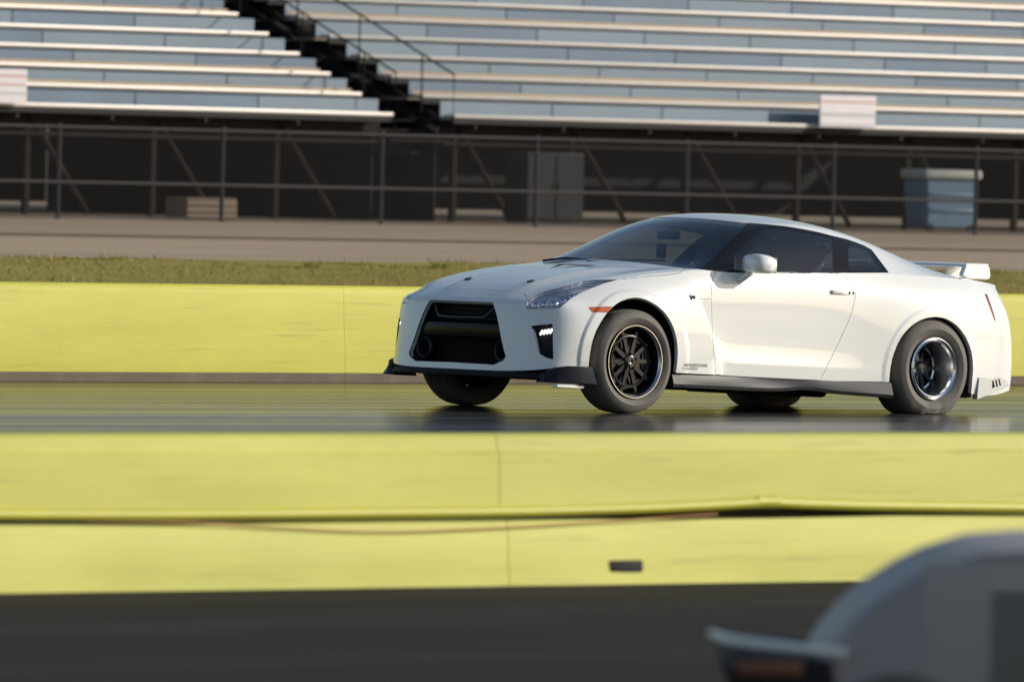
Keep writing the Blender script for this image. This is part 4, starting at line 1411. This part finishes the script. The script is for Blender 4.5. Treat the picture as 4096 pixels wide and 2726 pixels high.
tag(cr_, "low tan wooden crate at the foot of the fence, left", "crate")

# grey cabinet under the stand
a = W2(1205, 470, 63.6); c = W2(1340, 352, 63.6)
gc = empty("utility_cabinet", ((a.x + c.x) / 2, 63.8, bank_z(63.8) + .045))
M['cabinet'] = simple('cabinet', (.022, .022, .024), .7, spec=.15, noise=.2, nscale=3)
h = c.z - (bank_z(63.8) + .045); W_ = c.x - a.x
b = bmesh.new(); bbox(b, (0, 0, h / 2 + .03), (W_, .5, h - .06), .015, 2); to_obj(b, "case", M['cabinet'], gc, 40)
for sgn in (-1, 1):
    b = bmesh.new(); bbox(b, (sgn * W_ / 4, -.258, h / 2 + .03), (W_ / 2 - .03, .014, h - .14), .004, 1); dd = to_obj(b, "door", M['cabinet'], gc)
    b = bmesh.new(); bbox(b, (sgn * .06, -.275, h / 2 + .03), (.02, .02, .12), .004, 1); to_obj(b, "handle", M['galv'], dd)
b = bmesh.new(); bbox(b, (0, 0, .02), (W_ - .06, .44, .05), .005, 1); to_obj(b, "plinth", M['matt_black'], gc)
tag(gc, "grey two-door metal cabinet in the shade under the bleachers", "cabinet")

# ------------------------------------------------------------------ grass on the bank
N = 90000
yg = 22.5 + 8.6 * rng.random(N) ** .8
cxg = W2(1178, 620, 27).x
xg = cxg - 20 + 42 * rng.random(N) + (yg - 27) * .9
yg = np.minimum(yg, 29.7 + .5 * np.sin(xg * .8) + .35 * np.sin(xg * 2.9 + 1) + .25 * rng.random(N))
zg = np.array([bank_z(y) for y in yg])
hg = (.006 + .016 * rng.random(N) + .05 * (rng.random(N) > .985)) * (.7 + .6 * (np.sin(xg * 1.3) * np.sin(yg * .9 + xg * .2) * .5 + .5))
ang = rng.random(N) * math.pi * 2
lean = .04 * (rng.random((N, 2)) - .5) * 2
wd = .006 + .006 * rng.random(N)
A = np.stack([xg - wd * np.cos(ang), yg - wd * np.sin(ang), zg - .01], 1)
B_ = np.stack([xg + wd * np.cos(ang), yg + wd * np.sin(ang), zg - .01], 1)
Cc = np.stack([xg + lean[:, 0], yg + lean[:, 1], zg + hg], 1)
vts = np.empty((N * 3, 3)); vts[0::3] = A; vts[1::3] = B_; vts[2::3] = Cc
me = bpy.data.meshes.new("grass"); me.from_pydata(vts.tolist(), [], np.arange(N * 3).reshape(N, 3).tolist())
m, n, l, p = new_mat("grass_blades")
ge = n.new("ShaderNodeNewGeometry"); tc = n.new("ShaderNodeTexCoord")
t1 = n.new("ShaderNodeTexNoise"); t1.inputs["Scale"].default_value = .28; t1.inputs["Detail"].default_value = 4
l.new(tc.outputs["Object"], t1.inputs["Vector"])
r1 = ramp(n, l, t1.outputs["Fac"], [(.36, (.36, .28, .065)), (.52, (.32, .26, .05)), (.66, (.17, .25, .035))])
l.new(r1.outputs[0], p.inputs["Base Color"]); p.inputs["Roughness"].default_value = .7
go = link_mesh("grass", me, m)
tag(go, "dry yellow-green grass on the bank behind the far barrier", "grass", kind="stuff")

# ------------------------------------------------------------------ parked cart in the foreground, bottom right
M['cart_grey'] = simple('cart_grey', (.36, .33, .32), .55, noise=.08, nscale=3)
M['dull_amber'] = simple('dull_amber', (.20, .075, .04), .4)
M['cart_dark'] = simple('cart_dark', (.022, .021, .022), .7, spec=.15)
cart = empty("utility_cart", (CAM[0] + 25 * CV[0] + (2100 - 1178) / 904 * CR[0], CAM[1] + 25 * CV[1] + (2100 - 1178) / 904 * CR[1], 0), -YAW)
def loft_y(b, prof, ys, shrink):
    R = []
    cxp = sum(x for x, z in prof) / len(prof); czp = sum(z for x, z in prof) / len(prof)
    for y, s_ in zip(ys, shrink):
        R.append([b.verts.new((cxp + (x - cxp) * s_, y, czp + (z - czp) * s_)) for x, z in prof])
    nP = len(prof)
    for i in range(len(ys) - 1):
        for k in range(nP): b.faces.new((R[i][k], R[i][(k + 1) % nP], R[i + 1][(k + 1) % nP], R[i + 1][k]))
    b.faces.new(R[0]); b.faces.new(R[-1]); bmesh.ops.recalc_face_normals(b, faces=b.faces)
    return b
cowl = [(-.285, .30), (-.275, .40), (-.225, .51), (-.166, .585), (-.11, .635), (-.022, .695), (.055, .735), (.166, .772), (.30, .785), (.50, .79), (.62, .80), (.64, .30)]
b = bmesh.new(); loft_y(b, cowl, [-.56, -.54, -.48, -.3, 0, .3, .48, .54, .56], [.90, .95, .985, 1, 1, 1, .985, .95, .90])
to_obj(b, "cowl", M['cart_grey'], cart, 35)
b = bmesh.new(); bbox(b, (.42, -.552, .52), (.80, .02, .44), .008, 2)
sp = to_obj(b, "side_panel", simple('cart_panel', (.44, .39, .34), .45, noise=.1, nscale=4), cart, 40)
for k in range(11):
    b = bmesh.new(); bbox(b, (.32, -.566, .355 + .030 * k), (.26, .012, .012), .003, 1)
    to_obj(b, "louvre", M['cart_dark'] if k % 1 == 0 else None, sp)
b = bmesh.new(); tube(b, [(-.50, -.20, .528), (-.47, -.45, .526), (-.40, -.56, .522), (-.17, -.60, .505)], [.008, .012, .013, .012], 10)
to_obj(b, "bumper_strip", simple('bumper_strip', (.92, .88, .80), .4), cart, 40)
b = bmesh.new(); loft_y(b, [(-.46, .41), (-.47, .46), (-.44, .495), (-.20, .485), (-.18, .38), (-.40, .38)], [-.585, -.55, 0, .55, .585], [.9, 1, 1, 1, .9])
to_obj(b, "bumper", M['cart_dark'], cart, 40)
for s in (-1, 1):
    b = bmesh.new(); bbox(b, (-.36, s * .588, .462), (.17, .02, .040), .008, 2)
    to_obj(b, "indicator", M['dull_amber'], cart, 40)
b = bmesh.new(); bbox(b, (.9, 0, .28), (1.9, 1.05, .08), .02, 2); to_obj(b, "floor", M['cart_dark'], cart, 40)
b = bmesh.new(); bbox(b, (1.35, 0, .62), (.55, 1.05, .14), .05, 3); bbox(b, (1.62, 0, .88), (.12, 1.05, .42), .05, 3); bbox(b, (1.4, 0, .42), (.6, .95, .28), .02, 2)
to_obj(b, "bench_seat", M['cart_dark'], cart, 45)
b = bmesh.new(); bbox(b, (1.85, 0, .50), (.55, 1.08, .36), .06, 3); to_obj(b, "rear_body", M['cart_grey'], cart, 40)
b = bmesh.new(); tube(b, [(.66 + .12 * math.sin(t) * .5, -.25 + .18 * math.cos(t), .98 + .16 * math.sin(t)) for t in np.linspace(0, 2 * math.pi, 21)[:-1]], .014, 6, closed=True)
tube(b, [(.55, -.25, .75), (.66, -.25, .98)], .02, 6); to_obj(b, "steering_wheel", M['cart_dark'], cart, 45)
for x in (-.03, 1.75):
    for s in (-1, 1):
        w = empty("wheel"); w.parent = cart; w.location = (x, s * .50, .23); w.rotation_euler = (0, 0, 0 if s < 0 else math.pi)
        b = tyre_mesh(.23, .17, .125, .008, True); to_obj(b, "tyre", M['rubber'], w, 40)
        b = bmesh.new(); lathe(b, [(-.06, .0001), (-.065, .04), (-.03, .06), (-.03, .10), (-.075, .118), (-.075, .126), (-.05, .126)], n=32); to_obj(b, "rim", M['brushed'], w, 40)
tag(cart, "blurred grey vehicle corner in the bottom right foreground", "cart")
